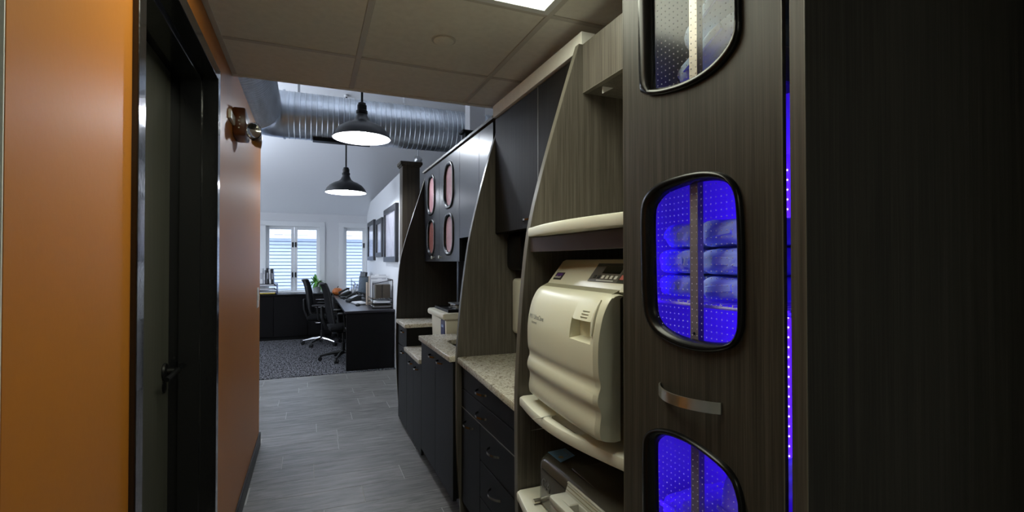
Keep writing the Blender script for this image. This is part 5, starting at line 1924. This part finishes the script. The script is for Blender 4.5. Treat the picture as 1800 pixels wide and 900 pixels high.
# file sorter: lower wire tray with papers, kraft box and upright folders
fs = thing('wire_desk_tray', 'black wire desk organiser holding folders at the desk end', 'desk organiser', (0.98, 7.3, ZD))
wm = MB()
x0, x1, y0, y1 = 0.80, 1.07, 7.02, 7.62
for z in (ZD + 0.006, ZD + 0.075, ZD + 0.135):
    wm.tube([(x0, y0, z), (x1, y0, z), (x1, y1, z), (x0, y1, z), (x0, y0, z)], 0.0045, 6)
for px_, py_ in ((x0, y0), (x1, y0), (x0, y1), (x1, y1)):
    wm.tube([(px_, py_, ZD + 0.004), (px_, py_, ZD + (0.40 if px_ > 1 else 0.36))], 0.0055, 6)
wm.tube([(x0, y0, ZD + 0.345), (x1, y0, ZD + 0.40), (x1, y1, ZD + 0.40), (x0, y1, ZD + 0.345)], 0.0055, 6)
for k in range(8):
    x = x0 + (x1 - x0) * (k + 0.5) / 8
    wm.tube([(x, y0, ZD + 0.006), (x, y1, ZD + 0.006)], 0.003, 5)
    wm.tube([(x, y0, ZD + 0.135), (x, y1, ZD + 0.135)], 0.003, 5)
wm.build('wire_frame', 'black', fs, smooth=True)
ks = thing('paper_pile', 'loose papers lying in the lower wire tray', 'paper', (0.93, 7.3, ZD + 0.01))
for k in range(3):
    MB().obox((0.935, 7.30, ZD + 0.016 + 0.011 * k), (0.235, 0.50, 0.010), (0, 0, 0.05 * (k - 1)), 0.001).build('sheaf', 'paper_grey' if k == 1 else 'kraft', ks)
k2 = thing('paper_pile', 'white papers lying in the upper wire tray', 'paper', (0.93, 7.3, ZD + 0.08))
for k in range(2):
    MB().obox((0.935, 7.30, ZD + 0.084 + 0.012 * k), (0.22, 0.52, 0.011), (0, 0, 0.03 * (k - 1)), 0.001).build('sheaf', 'paper', k2)
kx = thing('kraft_folder_box', 'brown board file box standing in the wire organiser', 'file box', (0.94, 7.12, ZD + 0.14))
MB().box((0.845, 7.06, ZD + 0.142), (1.045, 7.20, ZD + 0.335), 0.004).build('box_body', 'kraft', kx)
MB().box((0.93, 7.052, ZD + 0.142), (0.938, 7.06, ZD + 0.335)).build('divider', 'black', kx)
fl_ = [('paper_grey', 0.33), ('paper', 0.36), ('paper_grey', 0.38), ('paper', 0.41), ('paper_grey', 0.42), ('manila', 0.40), ('paper', 0.38)]
labs = ['first', 'second', 'third', 'fourth', 'fifth', 'sixth', 'last']
for i, (mm, h) in enumerate(fl_):
    y = 7.25 + 0.05 * i
    o = thing('file_folder', 'upright %s folder, %s behind the brown file box' % ({'manila': 'manila', 'paper_grey': 'grey', 'paper': 'white'}[mm], labs[i]), 'folder', (0.93, y, ZD + 0.14), 'upright folders in the wire organiser')
    MB().obox((0.935 - 0.012 * (i % 3), y, ZD + 0.142 + (h - 0.10) / 2), (0.23, 0.016, h - 0.10), (0.0, 0, 0.06 * (i % 2)), 0.001).build('folder_cover', mm, o)
    MB().obox((0.90 + 0.03 * (i % 3), y, ZD + 0.142 + h - 0.10), (0.06, 0.006, 0.02), (0, 0, 0), 0.001).build('folder_tab', 'paper', o)
fo = thing('file_folder', 'tall manila folders standing between monitor and wire organiser', 'folder', (0.90, 7.75, ZD))
for k in range(2):
    MB().obox((0.86 + 0.03 * k, 7.70 + 0.05 * k, ZD + 0.175), (0.16, 0.02, 0.34 + 0.02 * k), (0, 0, 0), 0.001).build('folder_cover', 'manila', fo)
